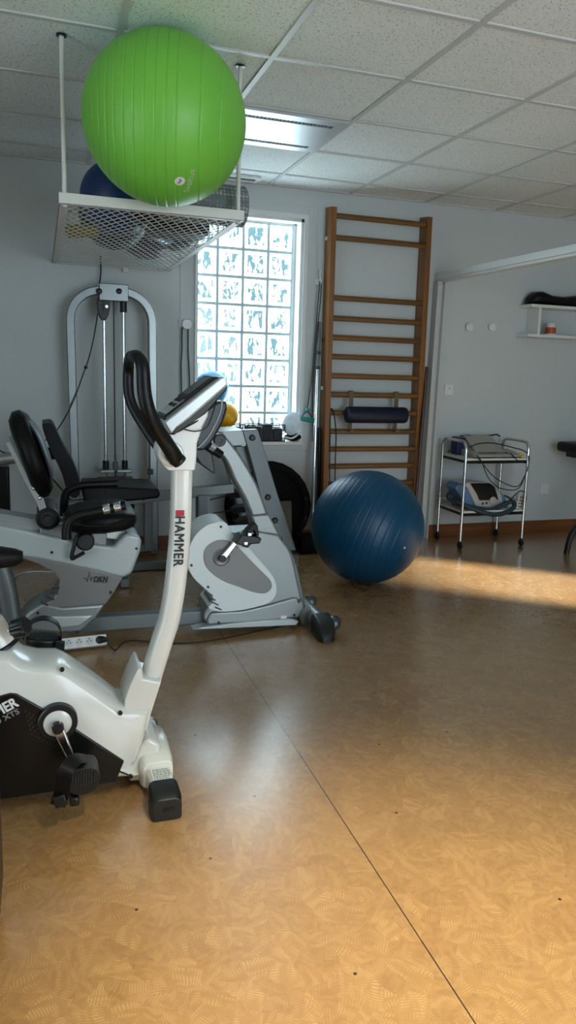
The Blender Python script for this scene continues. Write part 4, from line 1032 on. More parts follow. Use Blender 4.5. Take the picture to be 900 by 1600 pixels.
# raked front frame with bolts
fr = xz(4.62, (379, 672), (403, 671), (420, 725), (436, 778), (448, 813), (463, 860), (440, 862), (421, 813), (408, 778), (394, 725))
b = B(); prism(b, fr, 4.62, 4.68); ff = obj('raked_post', b, 'dark_silver', t, bev=.005)
for u, v in ((394, 684), (418.5, 777), (429.5, 813)):
    q = P(u, v, 4.62); b = B(); lathe(b, q, (0, -1, 0), [(-.004, .021), (.004, .020), (.010, .013), (.010, 0)], 24); obj('post_bolt', b, 'black_plastic', ff)
fr = xz(4.9, (343, 690), (365, 690), (384, 750), (402, 815), (414, 862), (392, 862), (374, 800), (356, 740))
b = B(); prism(b, fr, 4.90, 4.95); obj('raked_post', b, 'dark_silver', t, bev=.005)
b = B(); prism(b, xz(4.64, (344, 674), (382, 672), (386, 695), (362, 697)), 4.63, 4.94); obj('top_plate', b, 'satin_silver', t, bev=.004)
b = B(); prism(b, xz(4.72, (366, 697), (386, 696), (396, 736), (384, 737)), 4.70, 4.90); obj('inner_plate', b, 'dark_silver', t, bev=.004)
for (u0, v0, u1, v1) in ((360, 772, 374, 770), (366, 795, 382, 793), (372, 815, 388, 811)):
    bar('rung', P(u0, v0, 4.86), P(u1+8, v1, 4.70), .045, .05, 'dark_grey_plastic')
b = B(); tube(b, [P(328, 781, 4.75), P(345, 777, 4.78), P(362, 773, 4.8)], .004, 6); tube(b, [P(328, 803, 4.75), P(346, 800, 4.78), P(364, 797, 4.8)], .004, 6); obj('leg_cable', b, 'black_plastic', t)

# ---------------------------------------------------------------- leaning things in the corner
mat('matt_black', '040405', .8, spec=.12, var=.25, bump=.2, bs=60)
c0, Rd = V((1.520, 5.19, .318)), .322
tl = M.Rotation(radians(-9), 3, 'X')
t = thing('mini_trampoline', 'round black trampoline leaning against the wall under the window', 'trampoline', (c0.x, 5.14, 0))
b = B(); nrm = tl@V((0, -1, 0))
lathe(b, c0, nrm, [(-.02, Rd-.02), (-.012, Rd), (.012, Rd), (.024, Rd-.02), (.020, Rd-.05), (.014, Rd-.07), (.014, 0)], 26, up=tl@V((0, 0, 1))); obj('bed', b, 'matt_black', t, ang=20)
b = B(); lathe(b, c0, nrm, [(.012, Rd-.004), (.026, Rd-.02), (.028, Rd-.05), (.014, Rd-.075)], 26, up=tl@V((0, 0, 1)), cap=False); obj('edge_cover', b, 'matt_black', t, ang=20)
b = B(); 
for a in (200, 270, 340):
    p_ = c0+tl@V((cos(radians(a))*(Rd-.04), -.0, sin(radians(a))*(Rd-.04))); 
    if p_.z > .05: cyl(b, p_, p_+nrm*.06, .012, .012)
p_ = c0+tl@V((cos(radians(10))*(Rd-.05), 0, sin(radians(10))*(Rd-.05))); cyl(b, p_, p_+nrm*.05, .012, .012); obj('leg', b, 'black_metal', t)
mat('olive_ply', '332A16', .55, var=.25, vs=14)
b = B(); box2(b, (1.50, 5.0, 0), (1.655, 5.018, .375)); o = obj('balance_board', b, 'olive_ply', loc=(1.58, 5.0, 0), bev=.004); o.rotation_euler = (radians(-8), 0, radians(3)); tag(o, 'olive brown board leaning in front of the round black trampoline', 'board')
b = B(); box2(b, (1.70, 4.96, 0), (1.83, 5.10, .13)); o = obj('black_box', b, 'matt_black', loc=(1.76, 5.03, 0), bev=.01); tag(o, 'low black box on the floor beside the leaning olive board', 'box')
# chrome pole in joined lengths
t = thing('telescopic_pole', 'tall chrome pole leaning beside the left post of the wall bars', 'pole', (1.80, 5.02, 0))
p0, p1 = Z(486, 857, 0)+V((0, 0, 0)), P(499.5, 503, 5.29)
b = B(); cyl(b, p0, p0+(p1-p0)*.80, .0125, .0125, 20); obj('lower_tube', b, 'chrome', t)
b = B(); cyl(b, p0+(p1-p0)*.80, p1, .0105, .0105, 20); obj('upper_tube', b, 'dark_silver', t)
for f_ in (.80, .865):
    q = p0+(p1-p0)*f_; d = (p1-p0).normalized(); b = B(); cyl(b, q-d*.012, q+d*.012, .0155, .0155, 20); obj('pole_clamp', b, 'black_plastic', t)
b = B(); cyl(b, p0, p0+(p1-p0)*.012, .015, .014, 16); obj('pole_foot', b, 'white_lacquer', t)
b = B(); cyl(b, Z(496, 850, 0.0)+V((.01, 0, 0)), P(499, 668, 5.27), .011, .011, 16); o = obj('exercise_bar', b, 'black_metal', loc=tuple(Z(496, 850))); tag(o, 'black bar leaning in the gap between chrome pole and wall bars', 'bar')
b = B(); cyl(b, Z(644, 850, 0), P(667, 573, 5.205), .0125, .0125, 16); o = obj('wooden_stick', b, 'stick_wood', loc=tuple(Z(644, 850)), bev=.003); tag(o, 'dark red brown wooden stick leaning right of the wall bars', 'stick')

# ---------------------------------------------------------------- wall bars
t = thing('wall_bars', 'tall varnished wooden wall bars fixed to the back wall', 'wall bars', (2.33, 5.25, 0))
def post_(xt, xb, name='post'):
    b = B(); w_ = .040
    vs = []
    for z, x in ((0, xb), (2.415, xt)):
        vs.append([b.verts.new((x-w_/2, 5.195, z)), b.verts.new((x+w_/2, 5.195, z)), b.verts.new((x+w_/2, YW-.004, z+(.012 if z else 0))), b.verts.new((x-w_/2, YW-.004, z+(.012 if z else 0)))])
    for i in range(4): j = (i+1) % 4; b.faces.new((vs[0][i], vs[0][j], vs[1][j], vs[1][i]))
    b.faces.new(vs[0]); b.faces.new(vs[1]); return obj(name, b, 'varnished_beech', t, bev=.003)
xl = lambda z: 1.949+.012*(1-z/2.41); xr = lambda z: 2.694+.012*(1-z/2.41)
p1_ = post_(xl(2.41), xl(0)); p2_ = post_(xr(2.41), xr(0))
zs = [2.361, 2.215, 1.804, 1.662, 1.527, 1.392, 1.255, 1.121, .989, .851, .721, .593, .46, .33, .20]
for k, z in enumerate(zs):
    b = B(); yr = 5.222
    sweep(b, [V((xl(z)+.012, yr, z)), V((xr(z)-.012, yr, z))], circ(.0195, 16, .014), up=V((0, 1, 0))); obj('rung', b, 'rung_beech', t)
for u, v, par in ((511, 373, p1_), (507, 532, p1_), (500, 606, p1_)):
    b = B(); z = P(u, v, 5.28).z; box2(b, (xl(z)-.030, 5.262, z-.013), (xl(z)-.018, 5.292, z+.013)); obj('fixing_bracket', b, 'rack_white' if v != 532 else 'dark_wood', par, bev=.002)
# navy padded roll hooked on the bars
t = thing('padded_roll', 'navy padded back roll hooked over a rung of the wall bars', 'cushion', (2.26, 5.15, .93))
qa, qb = P(541, 648, 5.14), P(635, 649, 5.14)
b = B(); lathe(b, V((qa.x, 5.145, qa.z)), V((qb.x-qa.x, 0, qb.z-qa.z)), [(0, .045), (.006, .056), (.02, .06), ((qb-qa).length-.02, .06), ((qb-qa).length-.006, .056), ((qb-qa).length, .045)], 28); obj('roll', b, 'navy_vinyl', t)
mat('strap_webbing', '6B5F4C', .8, var=.15)
for u in (551, 622):
    x = P(u, 630, 5.17).x; zr_ = 1.121; b = B()
    pts = [V((x, 5.235, zr_-.01)), V((x, 5.222, zr_+.024)), V((x, 5.204, zr_+.012)), V((x, 5.2035, .99)), V((x, 5.207, .90)), V((x, 5.204, .865)), V((x, 5.16, .855)), V((x, 5.15, .87))]
    sweep(b, smooth(pts, 4), [(.002, .017), (.002, -.017), (-.002, -.017), (-.002, .017)], up=V((1, 0, 0))); obj('strap', b, 'strap_webbing', t)
# black band looped over a rung
b = B(); pts = [P(515, 775, 5.19), P(515, 740, 5.19), P(515.5, 690, 5.19), P(516, 652, 5.195), V((P(517, 644, 5.2).x, 5.205, .989+.022)), V((P(520, 643, 5.2).x, 5.21, .989+.023)), P(523, 655, 5.195), P(525, 680, 5.19), P(524, 720, 5.19), P(523, 775, 5.19)]
tube(b, pts, .0042, 8, 5); o = obj('resistance_band', b, 'rubber', loc=(1.98, 5.2, .4)); tag(o, 'black elastic band looped over a rung of the wall bars', 'band', 'elastic bands hung up')

# ---------------------------------------------------------------- hooks, bands and sockets on the back wall
t = thing('wall_hook', 'white wall hook with round knob beside the window, holding green bands', 'hook', (.935, 5.31, 1.57), 'hooks on the back wall')
q = P(289, 506, 5.312); b = B(); box2(b, (q.x-.045, 5.31, q.z-.026), (q.x+.04, YW, q.z+.032)); bs = obj('back_plate', b, 'grid_white', t, bev=.003)
q = P(292, 506.5, 5.28); b = B(); lathe(b, (q.x, 5.31, q.z), (0, -1, 0), [(0, .014), (.02, .014), (.022, .03), (.03, .034), (.036, .031), (.038, 0)], 28); obj('hook_knob', b, 'white_lacquer', t)
zk = q.z-.005
b = B(); tube(b, [P(284, 660, 5.285), P(283.5, 600, 5.285), P(283, 570, 5.285), P(284.5, 545, 5.285), P(284.5, 518, 5.286), V((q.x-.012, 5.298, zk+.014)), V((q.x+.002, 5.298, zk+.0195)), V((q.x+.012, 5.298, zk+.014)), P(294, 518, 5.286), P(294, 550, 5.285), P(296, 590, 5.285), P(297, 660, 5.285)], .0052, 8, 5)
o = obj('resistance_band', b, 'green_rubber', loc=(.93, 5.28, .9)); tag(o, 'pair of dark green elastic tubes hanging from the hook left of the window', 'band', 'elastic bands hung up')
t = thing('wall_hook', 'small white two pronged hook between the window and the wall bars', 'hook', (1.89, 5.31, 1.91), 'hooks on the back wall')
q = P(498, 440, 5.315); b = B(); box2(b, (q.x-.028, 5.316, q.z-.022), (q.x+.028, YW, q.z+.018)); obj('back_plate', b, 'white_lacquer', t, bev=.004)
b = B(); tube(b, [q+V((.004, 0, 0)), q+V((.006, -.03, 0)), P(500, 430, 5.28), P(501, 421, 5.285)], .0045, 10, 5); tube(b, [q+V((.004, 0, -.008)), q+V((.006, -.028, -.014)), q+V((.007, -.04, -.004))], .0045, 10, 5); obj('hook_prong', b, 'white_lacquer', t)
t = thing('resistance_tube', 'black exercise tube with turquoise handle hanging right of the window', 'exercise tube', (1.86, 5.28, 1.0))
b = B(); qh = q+V((.006, -.024, -.004)); tube(b, [P(480, 640, 5.28), P(485, 605, 5.28), P(490, 560, 5.28), P(494.5, 505, 5.28), P(497, 470, 5.285), qh+V((-.006, 0, -.01)), qh+V((0, 0, -.001)), qh+V((.006, 0, -.012)), P(500.5, 470, 5.285), P(498, 495, 5.285), P(495, 525, 5.288), P(491, 575, 5.289), P(489, 610, 5.289), P(488, 690, 5.289)], .0036, 8, 5)
obj('tube', b, 'rubber', t)
b = B(); sphere(b, P(480.5, 641, 5.275), .017, 20, 14); obj('cord_stop', b, 'teal_rubber', t)
b = B(); tube(b, [P(480, 643, 5.28), P(475, 647, 5.28), P(470.5, 652, 5.28)], .0034, 8); tube(b, [P(481, 643, 5.28), P(485, 648, 5.28), P(489.5, 655, 5.28)], .0034, 8); obj('handle_cord', b, 'rubber', t)
b = B(); cyl(b, P(469.5, 653.5, 5.272), P(491, 657.5, 5.272), .0165, .0165, 20); obj('handle', b, 'teal_rubber', t, bev=.004)
for u, lbl in ((733, 'left of two round white wall knobs above the chrome trolley'), (768.5, 'right of two round white wall knobs, nearer the shelf')):
    q = P(u, 511.5, 5.29); t = thing('wall_hook', lbl, 'hook', (q.x, YW, q.z), 'hooks on the back wall')
    b = B(); cyl(b, (q.x-.006, YW-.012, q.z), (q.x-.006, YW, q.z), .036, .036, 32); obj('back_plate', b, 'white_lacquer', t, bev=.003)
    b = B(); lathe(b, (q.x, YW-.012, q.z), (0, -1, 0), [(0, .014), (.018, .014), (.022, .03), (.028, .033), (.036, .03), (.036, .012), (.034, 0)], 32); obj('hook_knob', b, 'white_lacquer', t)
for u, v, lbl in ((701, 609, 'white wall socket by the wall post, at waist height'), (850, 764, 'white wall socket low on the wall right of the chrome trolley')):
    q = P(u, v, YW); t = thing('wall_socket', lbl, 'socket', (q.x, YW, q.z), 'wall sockets')
    b = B(); box2(b, (q.x-.04, YW-.011, q.z-.04), (q.x+.04, YW, q.z+.04)); obj('cover_plate', b, 'white_lacquer', t, bev=.004)
    b = B(); lathe(b, (q.x, YW-.010, q.z), (0, -1, 0), [(0, .021), (.003, .021), (.0035, .019), (-.006, .018), (-.006, 0)], 28, cap=False); s = obj('socket', b, 'socket_white', t)
    b = B()
    for dx in (-.008, .008): cyl(b, (q.x+dx, YW-.002, q.z), (q.x+dx, YW-.0045, q.z), .003, seg=10)
    obj('socket_hole', b, 'black_print', s)
    if v < 700:
        b = B(); cyl(b, (q.x, YW-.002, q.z+.012), (q.x, YW-.014, q.z+.012), .004, seg=10); obj('earth_pin', b, 'black_print', s)
# ---------------------------------------------------------------- chrome trolley on the right
TX0, TX1, TY0, TY1, TZ1, TZ2, TT = 2.935, 3.474, 4.882, 5.232, .668, .272, .806
t = thing('trolley', 'chrome two tier trolley on black castors against the back wall', 'trolley', (3.2, 5.06, 0))
for x in (TX0, TX1):
    b = B(); r = .06
    pts = [V((x, TY0, .05)), V((x, TY0, .4)), V((x, TY0, TT-r))]+[V((x, TY0+r-r*cos(a), TT-r+r*sin(a))) for a in [radians(k*18) for k in range(1, 6)]]
    pts += [V((x, TY1-r+r*sin(a), TT-r+r*cos(a))) for a in [radians(k*18) for k in range(0, 6)]]+[V((x, TY1, .4)), V((x, TY1, .05))]
    sweep(b, pts, circ(.0115, 16), up=V((1, 0, 0))); fr_ = obj('side_frame', b, 'chrome', t)
    b = B(); cyl(b, (x, TY0, .345), (x, TY1, .345), .008, seg=12); obj('guard_bar', b, 'chrome', fr_)
    for y in (TY0, TY1):
        b = B(); cyl(b, (x-.010, y, .027), (x+.010, y, .027), .027, .027, 24); ca_ = obj('castor', b, 'rubber', t, bev=.005)
        b = B(); cyl(b, (x, y, .03), (x, y, .062), .014, .012, 14); obj('castor_stem', b, 'black_plastic', ca_)
for z in (TZ1, TZ2):
    b = B(); box2(b, (TX0+.008, TY0+.002, z), (TX1-.008, TY1-.002, z+.016)); tr = obj('shelf_board', b, 'white_lacquer', t, bev=.003)
    b = B(); box2(b, (TX0+.008, TY0-.002, z-.022), (TX1-.008, TY0+.012, z)); box2(b, (TX0+.008, TY1-.012, z-.022), (TX1-.008, TY1+.002, z)); box2(b, (TX0+.006, TY0+.012, z-.02), (TX0+.014, TY1-.012, z)); box2(b, (TX1-.014, TY0+.012, z-.02), (TX1-.006, TY1-.012, z))
    obj('shelf_rim', b, 'black_metal', tr, bev=.002)
zt, zl = TZ1+.0165, TZ2+.0165
# navy case, sloped beige unit and its leads on the top shelf
mat('navy_plastic', '10184A', .45, var=.1); mat('beige_plastic', '9A988E', .5, var=.05); mat('slate_hose', '26343C', .55, var=.15); mat('sky_plastic', '4F78A6', .4, var=.08); mat('yellow_plastic', 'C8B21E', .5)
b = B(); box2(b, (2.985, 5.10, zt), (3.06, 5.20, zt+.135)); o = obj('storage_case', b, 'navy_plastic', loc=(3.02, 5.15, zt), bev=.008); tag(o, 'navy case standing at the left of the top trolley shelf', 'case')
t = thing('therapy_unit', 'flat beige therapy unit with sloped lid on the top trolley shelf', 'medical device', (3.22, 5.05, zt))
b = B()
def xprism(b, poly, xa, xb):
    A_ = [b.verts.new((xa, y, z)) for y, z in poly]; B2 = [b.verts.new((xb, y, z)) for y, z in poly]; n = len(poly)
    b.faces.new(A_); b.faces.new(B2)
    for i in range(n): j = (i+1) % n; b.faces.new((A_[i], A_[j], B2[j], B2[i]))
xprism(b, [(4.90, zt), (4.90, zt+.022), (4.935, zt+.03), (5.09, zt+.05), (5.09, zt)], 3.015, 3.43); obj('housing', b, 'beige_plastic', t, bev=.006)
b = B(); xprism(b, [(4.99, zt+.04), (5.0, zt+.05), (5.20, zt+.15), (5.205, zt+.14), (5.205, zt), (5.09, zt)], 3.08, 3.33); obj('lid', b, 'beige_plastic', t, bev=.005)
b = B(); xprism(b, [(4.935, zt+.0285), (4.965, zt+.033), (4.965, zt+.036), (4.935, zt+.0315)], 3.08, 3.34); obj('display_strip', b, 'screen', t)
b = B(); box2(b, (3.015, 4.898, zt), (3.43, 4.904, zt+.008)); obj('base_edge', b, 'black_plastic', t)
t = thing('device_lead', 'black leads with yellow clip draped over the trolley and its top shelf', 'cable', (3.2, 4.9, zt))
def pxtube(px_, y, r, m, par, nm='lead'):
    b = B(); tube(b, [P(q[0], q[1], q[2] if len(q) > 2 else y) for q in px_], r, 8, 5); return obj(nm, b, m, par)
pxtube(((716, 683, 5.20), (728, 680.5), (745, 682), (762, 681), (776, 679), (781, 682, 5.21)), 5.19, .006, 'rubber', t)
pxtube(((734, 699), (745, 694), (762, 692), (780, 694), (800, 699), (818, 704), (826, 712), (826, 722), (818, 723), (808, 719), (797, 707)), 4.885, .0042, 'rubber', t)
pxtube(((745, 711), (755, 726), (772, 745), (792, 757), (808, 760), (817, 750), (825, 730), (826, 712)), 4.866, .0035, 'rubber', t)
pxtube(((745, 711), (753, 722), (762, 745), (778, 761), (800, 766), (812, 761), (818, 748)), 4.864, .0035, 'rubber', t)
b = B(); cyl(b, P(814, 757, 4.866), P(820, 744, 4.866), .007, .005, 12); obj('lead_connector', b, 'rubber', t)
b = B(); q = P(814, 710, 4.90); box(b, q, (.045, .012, .012), M.Rotation(.3, 3, 'Y')); box(b, q+V((.004, -.004, -.008)), (.03, .01, .01), M.Rotation(-.5, 3, 'Y')); obj('yellow_clip', b, 'yellow_plastic', t, bev=.002)
pxtube(((712, 703), (704, 703), (700, 707)), 5.1, .006, 'rubber', t)
# blue and white unit on the lower shelf
t = thing('electrotherapy_unit', 'blue and white electrotherapy unit with black panel and round dial, lower shelf', 'medical device', (3.16, 5.0, zl))
yq = 4.957
b = B(); prism(b, xz(yq, (745, 796), (737, 777), (730, 762), (723, 756), (736, 753), (772, 756), (784, 772), (789, 794)), yq, 5.13); obj('housing', b, 'silver_plastic', t, bev=.012, seg=4)
b = B(); prism(b, xz(yq, (727, 795), (722, 779), (712, 763), (717, 756), (726, 757), (736, 768), (743, 795)), yq+.004, 5.125); obj('side_cheek', b, 'sky_plastic', t, bev=.012, seg=4)
b = B(); prism(b, xz(yq, (784, 770), (789, 775), (796, 794), (787, 795)), yq+.004, 5.125); obj('side_cheek', b, 'sky_plastic', t, bev=.006)
b = B(); prism(b, xz(yq, (734, 755), (765, 755), (773, 761), (779, 781), (749, 782), (745, 772)), yq-.004, yq+.02); obj('display_panel', b, 'screen', t, bev=.004)
q = P(770, 782, yq-.004); b = B(); lathe(b, q+V((0, .006, 0)), (0, -1, 0), [(0, .03), (.014, .029), (.02, .024), (.02, 0)], 28); obj('dial', b, 'silver_plastic', t, bev=.002)
for u, v in ((754, 787), (760, 786)):
    q = P(u, v, yq); b = B(); cyl(b, q+V((0, -.006, 0)), q+V((0, .004, 0)), .009, .009, 14); obj('port', b, 'dark_grey_plastic', t)
t = thing('coiled_hose', 'thick slate grey hose lying in loops on the lower trolley shelf', 'hose', (3.2, 4.92, zl))
b = B(); tube(b, [P(710, 785, 5.08), P(700, 776, 5.05), P(706, 769, 5.10), P(716, 772, 5.12)], .017, 12, 6)
tube(b, [P(707, 786, 5.0), P(722, 788, 4.93), P(736, 794, 4.90), P(756, 801, 4.868), P(775, 804, 4.866), P(792, 800, 4.868), P(803, 792, 4.88), P(801, 784, 4.91), P(790, 787, 4.925), P(770, 796, 4.915), P(748, 795, 4.91), P(730, 791, 4.93)], .0175, 12, 6); obj('hose', b, 'slate_hose', t)
b = B(); tube(b, [P(788, 774, 4.98), P(794, 777, 4.93), P(800, 783, 4.9)], .005, 8); tube(b, [P(798, 781, 4.9), P(806, 772, 4.9), P(814, 767, 4.9), P(821, 772, 4.9), P(822, 781, 4.9)], .0045, 8); obj('lead', b, 'rubber', t)
t = thing('power_strip', 'white power strip standing on end at the right of the lower trolley shelf', 'power strip', (3.42, 4.98, zl), 'power strips')
R_ = M.Rotation(radians(8), 3, 'Y'); q0 = P(811, 783.5, 4.95)
b = B(); vs = box(b, (0, 0, 0), (.052, .04, .115)); xf(vs, M.Translation(q0) @ R_.to_4x4()); obj('housing', b, 'socket_white', t, bev=.004)
for k in range(4):
    for dx in (-.010, .010):
        b = B(); vs = box(b, (0, 0, 0), (.012, .004, .008)); xf(vs, M.Translation(q0+R_@V((dx, -.0205, .036-k*.024))) @ R_.to_4x4()); obj('socket', b, 'black_print', t)

# ---------------------------------------------------------------- wall shelf with cushion and jar
t = thing('wall_shelf', 'white two board wall shelf with short upright panels on the right', 'shelf', (4.1, 5.24, 1.62))
SD = 5.155
for zz in (1.837, 1.612):
    b = B(); box2(b, (3.59 if zz > 1.7 else 3.575, SD, zz-.012), (4.75, YW, zz+.012)); obj('shelf_board', b, 'white_lacquer', t, bev=.003)
for x in (3.665, 4.62):
    b = B(); box2(b, (x, SD+.005, 1.624), (x+.022, YW, 1.825)); obj('upright_panel', b, 'white_lacquer', t, bev=.002)
t = thing('medicine_jar', 'white lidded jar with orange label on the lower shelf board', 'jar', (3.80, 5.21, 1.624))
q = P(860, 519, 5.21); jx, jz = q.x, 1.6245; s_ = .040
b = B(); lathe(b, (jx, 5.21, jz), (0, 0, 1), [(0, s_*.93), (.004, s_), (.066, s_), (.072, s_*.86), (.075, s_*.8)], 32); obj('jar_body', b, 'white_lacquer', t)
b = B(); lathe(b, (jx, 5.21, jz), (0, 0, 1), [(.010, s_+.0006), (.058, s_+.0006)], 32, cap=False); obj('label_band', b, mat('orange_label', 'A64A16', .5, var=.35, vs=40), t)
b = B(); cyl(b, (jx, 5.21, jz+.073), (jx, 5.21, jz+.092), .034, .034, 32); obj('lid', b, 'white_lacquer', t, bev=.003)
secs = []
c0_ = P(834, 466, 5.22)
for f_, h_, w_, dz in ((0, .018, .03, .018), (.03, .032, .06, .034), (.09, .046, .078, .052), (.18, .050, .08, .055), (.32, .038, .08, .040), (.5, .036, .08, .037), (.7, .045, .08, .046), (.9, .045, .078, .047), (1.0, .02, .05, .03)):
    secs.append((V((3.60+.62*f_, 5.236, 1.8497+dz*.98)), V((0, 1, 0)), V((0, 0, 1)), w_, h_))
o = obj('neck_cushion', loft_pad(secs, 24, .75), 'black_vinyl', loc=(3.9, 5.236, 1.85)); tag(o, 'black wavy cushion lying on top of the white wall shelf', 'cushion')

# ---------------------------------------------------------------- treatment table at the right edge
t = thing('treatment_table', 'black padded treatment table at the right edge of the view', 'table', (4.45, 4.62, 0))
b = B(); box2(b, (3.935, 4.50, .705), (5.80, 5.17, .785)); obj('table_top', b, 'black_vinyl', t, bev=.028, seg=5)
b = B(); box2(b, (4.0, 4.55, .665), (5.74, 5.12, .705)); obj('under_frame', b, 'black_metal', t, bev=.006)
for sx_, x0 in ((1, 3.68), (-1, 6.0)):
    for y, dx in ((4.60, 0), (5.06, sx_*.55)):
        b = B(); sweep(b, smooth([V((x0+dx+sx_*.40, y, .68)), V((x0+dx+sx_*.25, y, .44)), V((x0+dx+sx_*.13, y, .27)), V((x0+dx+sx_*.03, y, .14)), V((x0+dx, y, 0))], 5), circ(.019, 14, .024), up=V((0, 1, 0))); obj('leg', b, 'black_metal', t)
    b = B(); cyl(b, (x0+sx_*.13, 4.60, .27), (x0+sx_*.68, 5.06, .27), .012, seg=12); obj('stretcher', b, 'black_metal', t)

# ---------------------------------------------------------------- things on the window sill
sz = WZ0+.0045
def wire_basket(x0, x1, lbl):
    t = thing('wire_basket', lbl, 'basket', ((x0+x1)/2, 5.37, sz), 'black baskets on the window sill')
    y0, y1, h = 5.298, 5.435, .12
    b = B()
    for z in (.003, h):
        for p_, q_ in (((x0, y0), (x1, y0)), ((x1, y0), (x1, y1)), ((x1, y1), (x0, y1)), ((x0, y1), (x0, y0))): cyl(b, (*p_, sz+z), (*q_, sz+z), .004, seg=8)
    for x, y in ((x0, y0), (x1, y0), (x1, y1), (x0, y1)): cyl(b, (x, y, sz), (x, y, sz+h), .004, seg=8)
    obj('wire_frame', b, 'black_metal', t)
    b = B(); n = int((x1-x0)/.010)
    for i in range(1, n):
        x = x0+(x1-x0)*i/n
        for y in (y0, y1): box2(b, (x-.0018, y-.001, sz+.003), (x+.0018, y+.001, sz+h))
        box2(b, (x-.0012, y0, sz+.002), (x+.0012, y1, sz+.0036))
    for k in range(1, 8):
        z = sz+h*k/8
        for y in (y0, y1): box2(b, (x0, y-.001, z-.0016), (x1, y+.001, z+.0016))
    obj('wire_mesh', b, 'black_metal', t, sm=False)
    return t
wire_basket(1.165, 1.365, 'black wire basket under the yellow ball on the sill')
wire_basket(1.385, 1.665, 'black wire basket of dark kit at the right of the sill')
for k, (x, w_, h, d) in enumerate(((1.392, .105, .105, 0), (1.50, .08, .125, 1), (1.583, .076, .095, 2))):
    b = B(); box2(b, (x, 5.306, sz+.005), (x+w_-.004, 5.428, sz+.005+h)); bmesh.ops.subdivide_edges(b, edges=b.edges, cuts=3, use_grid_fill=True)
    for v in b.verts:
        if v.co.z > sz+.02: v.co += V((random.uniform(-.003, .003), random.uniform(-.004, .004), random.uniform(-.014, .008)))
    o = obj('kit_pouch', b, ('matt_black', 'black_foam', 'navy_plastic')[k], loc=(x+w_/2, 5.366, sz+.005), sub=1); tag(o, ('dark pouch at the left inside the right sill basket', 'tall dark pouch in the middle of the right sill basket', 'dark blue pouch at the right inside the right sill basket')[k], 'pouch', 'pouches in the sill basket')
mat('sky_ball', '1E9BE0', .35, var=.06); mat('sun_yellow', 'E9AE0E', .4, var=.06)
q = P(354, 649, 5.30)
b = B(); box2(b, (1.175, 5.305, sz+.006), (1.355, 5.428, max(sz+.03, q.z-.086))); o = obj('folded_cloth', b, 'matt_black', loc=(1.265, 5.366, sz+.006), bev=.015); tag(o, 'folded dark cloth inside the left sill basket under the balls', 'cloth')
def gball(lbl, c, r, m, g):
    b = B(); ball(b, c, r, (0, .3, 1), [0], .003, 40); o = obj('gymnastic_ball', b, m, loc=(c[0], c[1], c[2]-r)); return tag(o, lbl, 'ball', g)
gball('yellow gymnastic ball on the window sill beside the console', (q.x, 5.312, q.z), .088, 'sun_yellow', 'small gymnastic balls')
q2 = P(330, 607, 5.345)
gball('light blue gymnastic ball above the yellow one at the window', (q2.x, 5.345, q2.z), .124, 'sky_ball', 'small gymnastic balls')
b = B(); box2(b, (1.035, 5.30, sz), (1.143, 5.435, q2.z-.1235)); o = obj('storage_box', b, 'matt_black', loc=(1.09, 5.367, sz), bev=.006); tag(o, 'black storage box on the sill under the light blue ball', 'box')
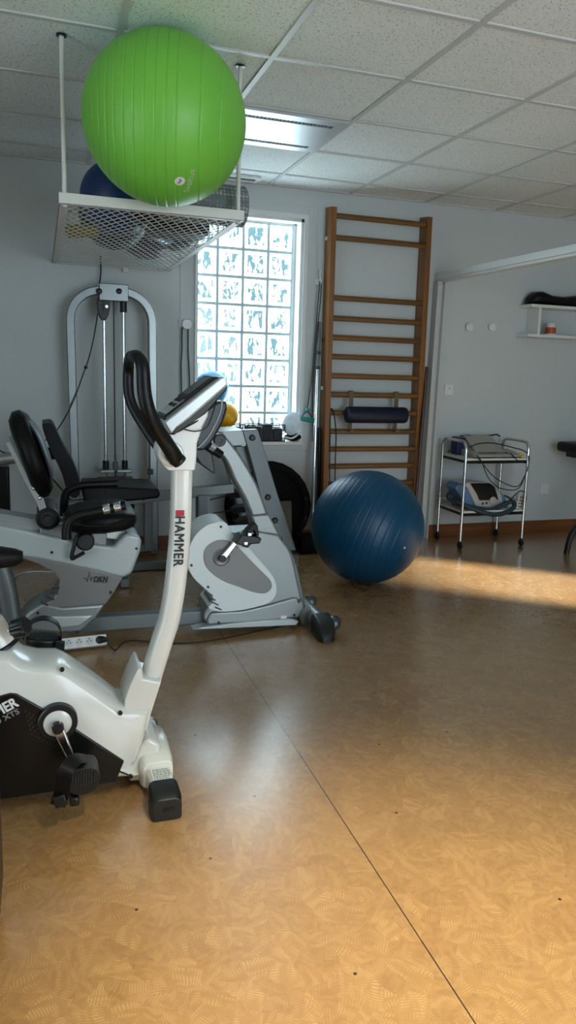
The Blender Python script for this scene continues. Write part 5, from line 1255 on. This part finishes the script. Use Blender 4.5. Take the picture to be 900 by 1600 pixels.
# round hand mirror shaped disc leaning on a dark pouch
mat('opal_disc', 'D2DCEC', .25, var=.3, vs=22); 
q = P(456, 662, 5.30)
b = B(); ax_ = V((-.45, -1, .18)).normalized(); lathe(b, q, ax_, [(-.010, .05), (-.006, .080), (.004, .085), (.010, .078), (.013, .05), (.014, 0)], 40)
for v in b.verts:
    v.co = q+V(((v.co.x-q.x)*.78, v.co.y-q.y, v.co.z-q.z)); v.co.x += (v.co.z-q.z)*.10
o = obj('round_disc', b, 'opal_disc', loc=tuple(q+V((0, 0, -.085)))); tag(o, 'pale opal round disc leaning beside the basket on the sill', 'disc')
q = P(456, 682, 5.30); b = B(); secs = [(V((1.675+.115*f_, 5.315, sz+.032)), V((0, 1, 0)), V((0, 0, 1)), .022+.016*sin(pi*f_), .012+.020*sin(pi*f_)) for f_ in [i/8 for i in range(9)]]
t = thing('drawstring_pouch', 'black pouch with white strap under the pale disc on the sill', 'pouch', (1.73, 5.315, sz)); obj('pouch_body', loft_pad(secs, 18, .8), 'matt_black', t)
b = B(); tube(b, [P(446, 683, 5.268), P(455, 685, 5.268), P(463, 681, 5.270), P(468, 676, 5.274)], .007, 8); obj('strap', b, 'white_lacquer', t)

# ---------------------------------------------------------------- dark wooden cabinet whose corner shows bottom left
b = B(); k0 = Z(5, 1402, 0)
t = thing('wooden_cabinet', 'dark brown wooden cabinet whose corner just shows at the lower left edge', 'cabinet', (k0.x-.22, k0.y-.4, 0))
cx_, cy_ = k0.x, k0.y
b = B(); box2(b, (cx_-.42, cy_-.70, .0), (cx_-.012, cy_-.012, .05)); obj('plinth', b, 'dark_wood', t, bev=.003)
b = B(); box2(b, (cx_-.43, cy_-.72, .05), (cx_-.003, cy_-.001, .42)); obj('carcass', b, 'dark_wood', t, bev=.004)
b = B(); box2(b, (cx_-.44, cy_-.73, .42), (cx_-.004, cy_+.004, .445)); obj('cabinet_top', b, 'dark_wood', t, bev=.004)
for k in range(2):
    b = B(); box2(b, (cx_-.0045, cy_-.70+k*.35, .07), (cx_+.003, cy_-.36+k*.35, .41)); dd_ = obj('door', b, 'dark_wood', t, bev=.002)
    b = B(); y = cy_-.38 if k == 0 else cy_-.33; cyl(b, (cx_+.003, y, .25), (cx_+.016, y, .25), .008, .010, 12); obj('door_knob', b, 'black_metal', dd_)

# ---------------------------------------------------------------- finish
for o in bpy.data.objects:
    if '_o' in o: del o['_o']
vs_ = sc.view_settings
vs_.view_transform = 'Standard'; vs_.look = 'None'; vs_.gamma = 1; vs_.use_curve_mapping = False; vs_.exposure = 0.0
sc.cycles.use_denoising = True
sc.cycles.max_bounces = 8; sc.cycles.diffuse_bounces = 4; sc.cycles.glossy_bounces = 3; sc.cycles.transmission_bounces = 4
sc.cycles.caustics_reflective = False; sc.cycles.caustics_refractive = False
sc.cycles.sample_clamp_indirect = 8
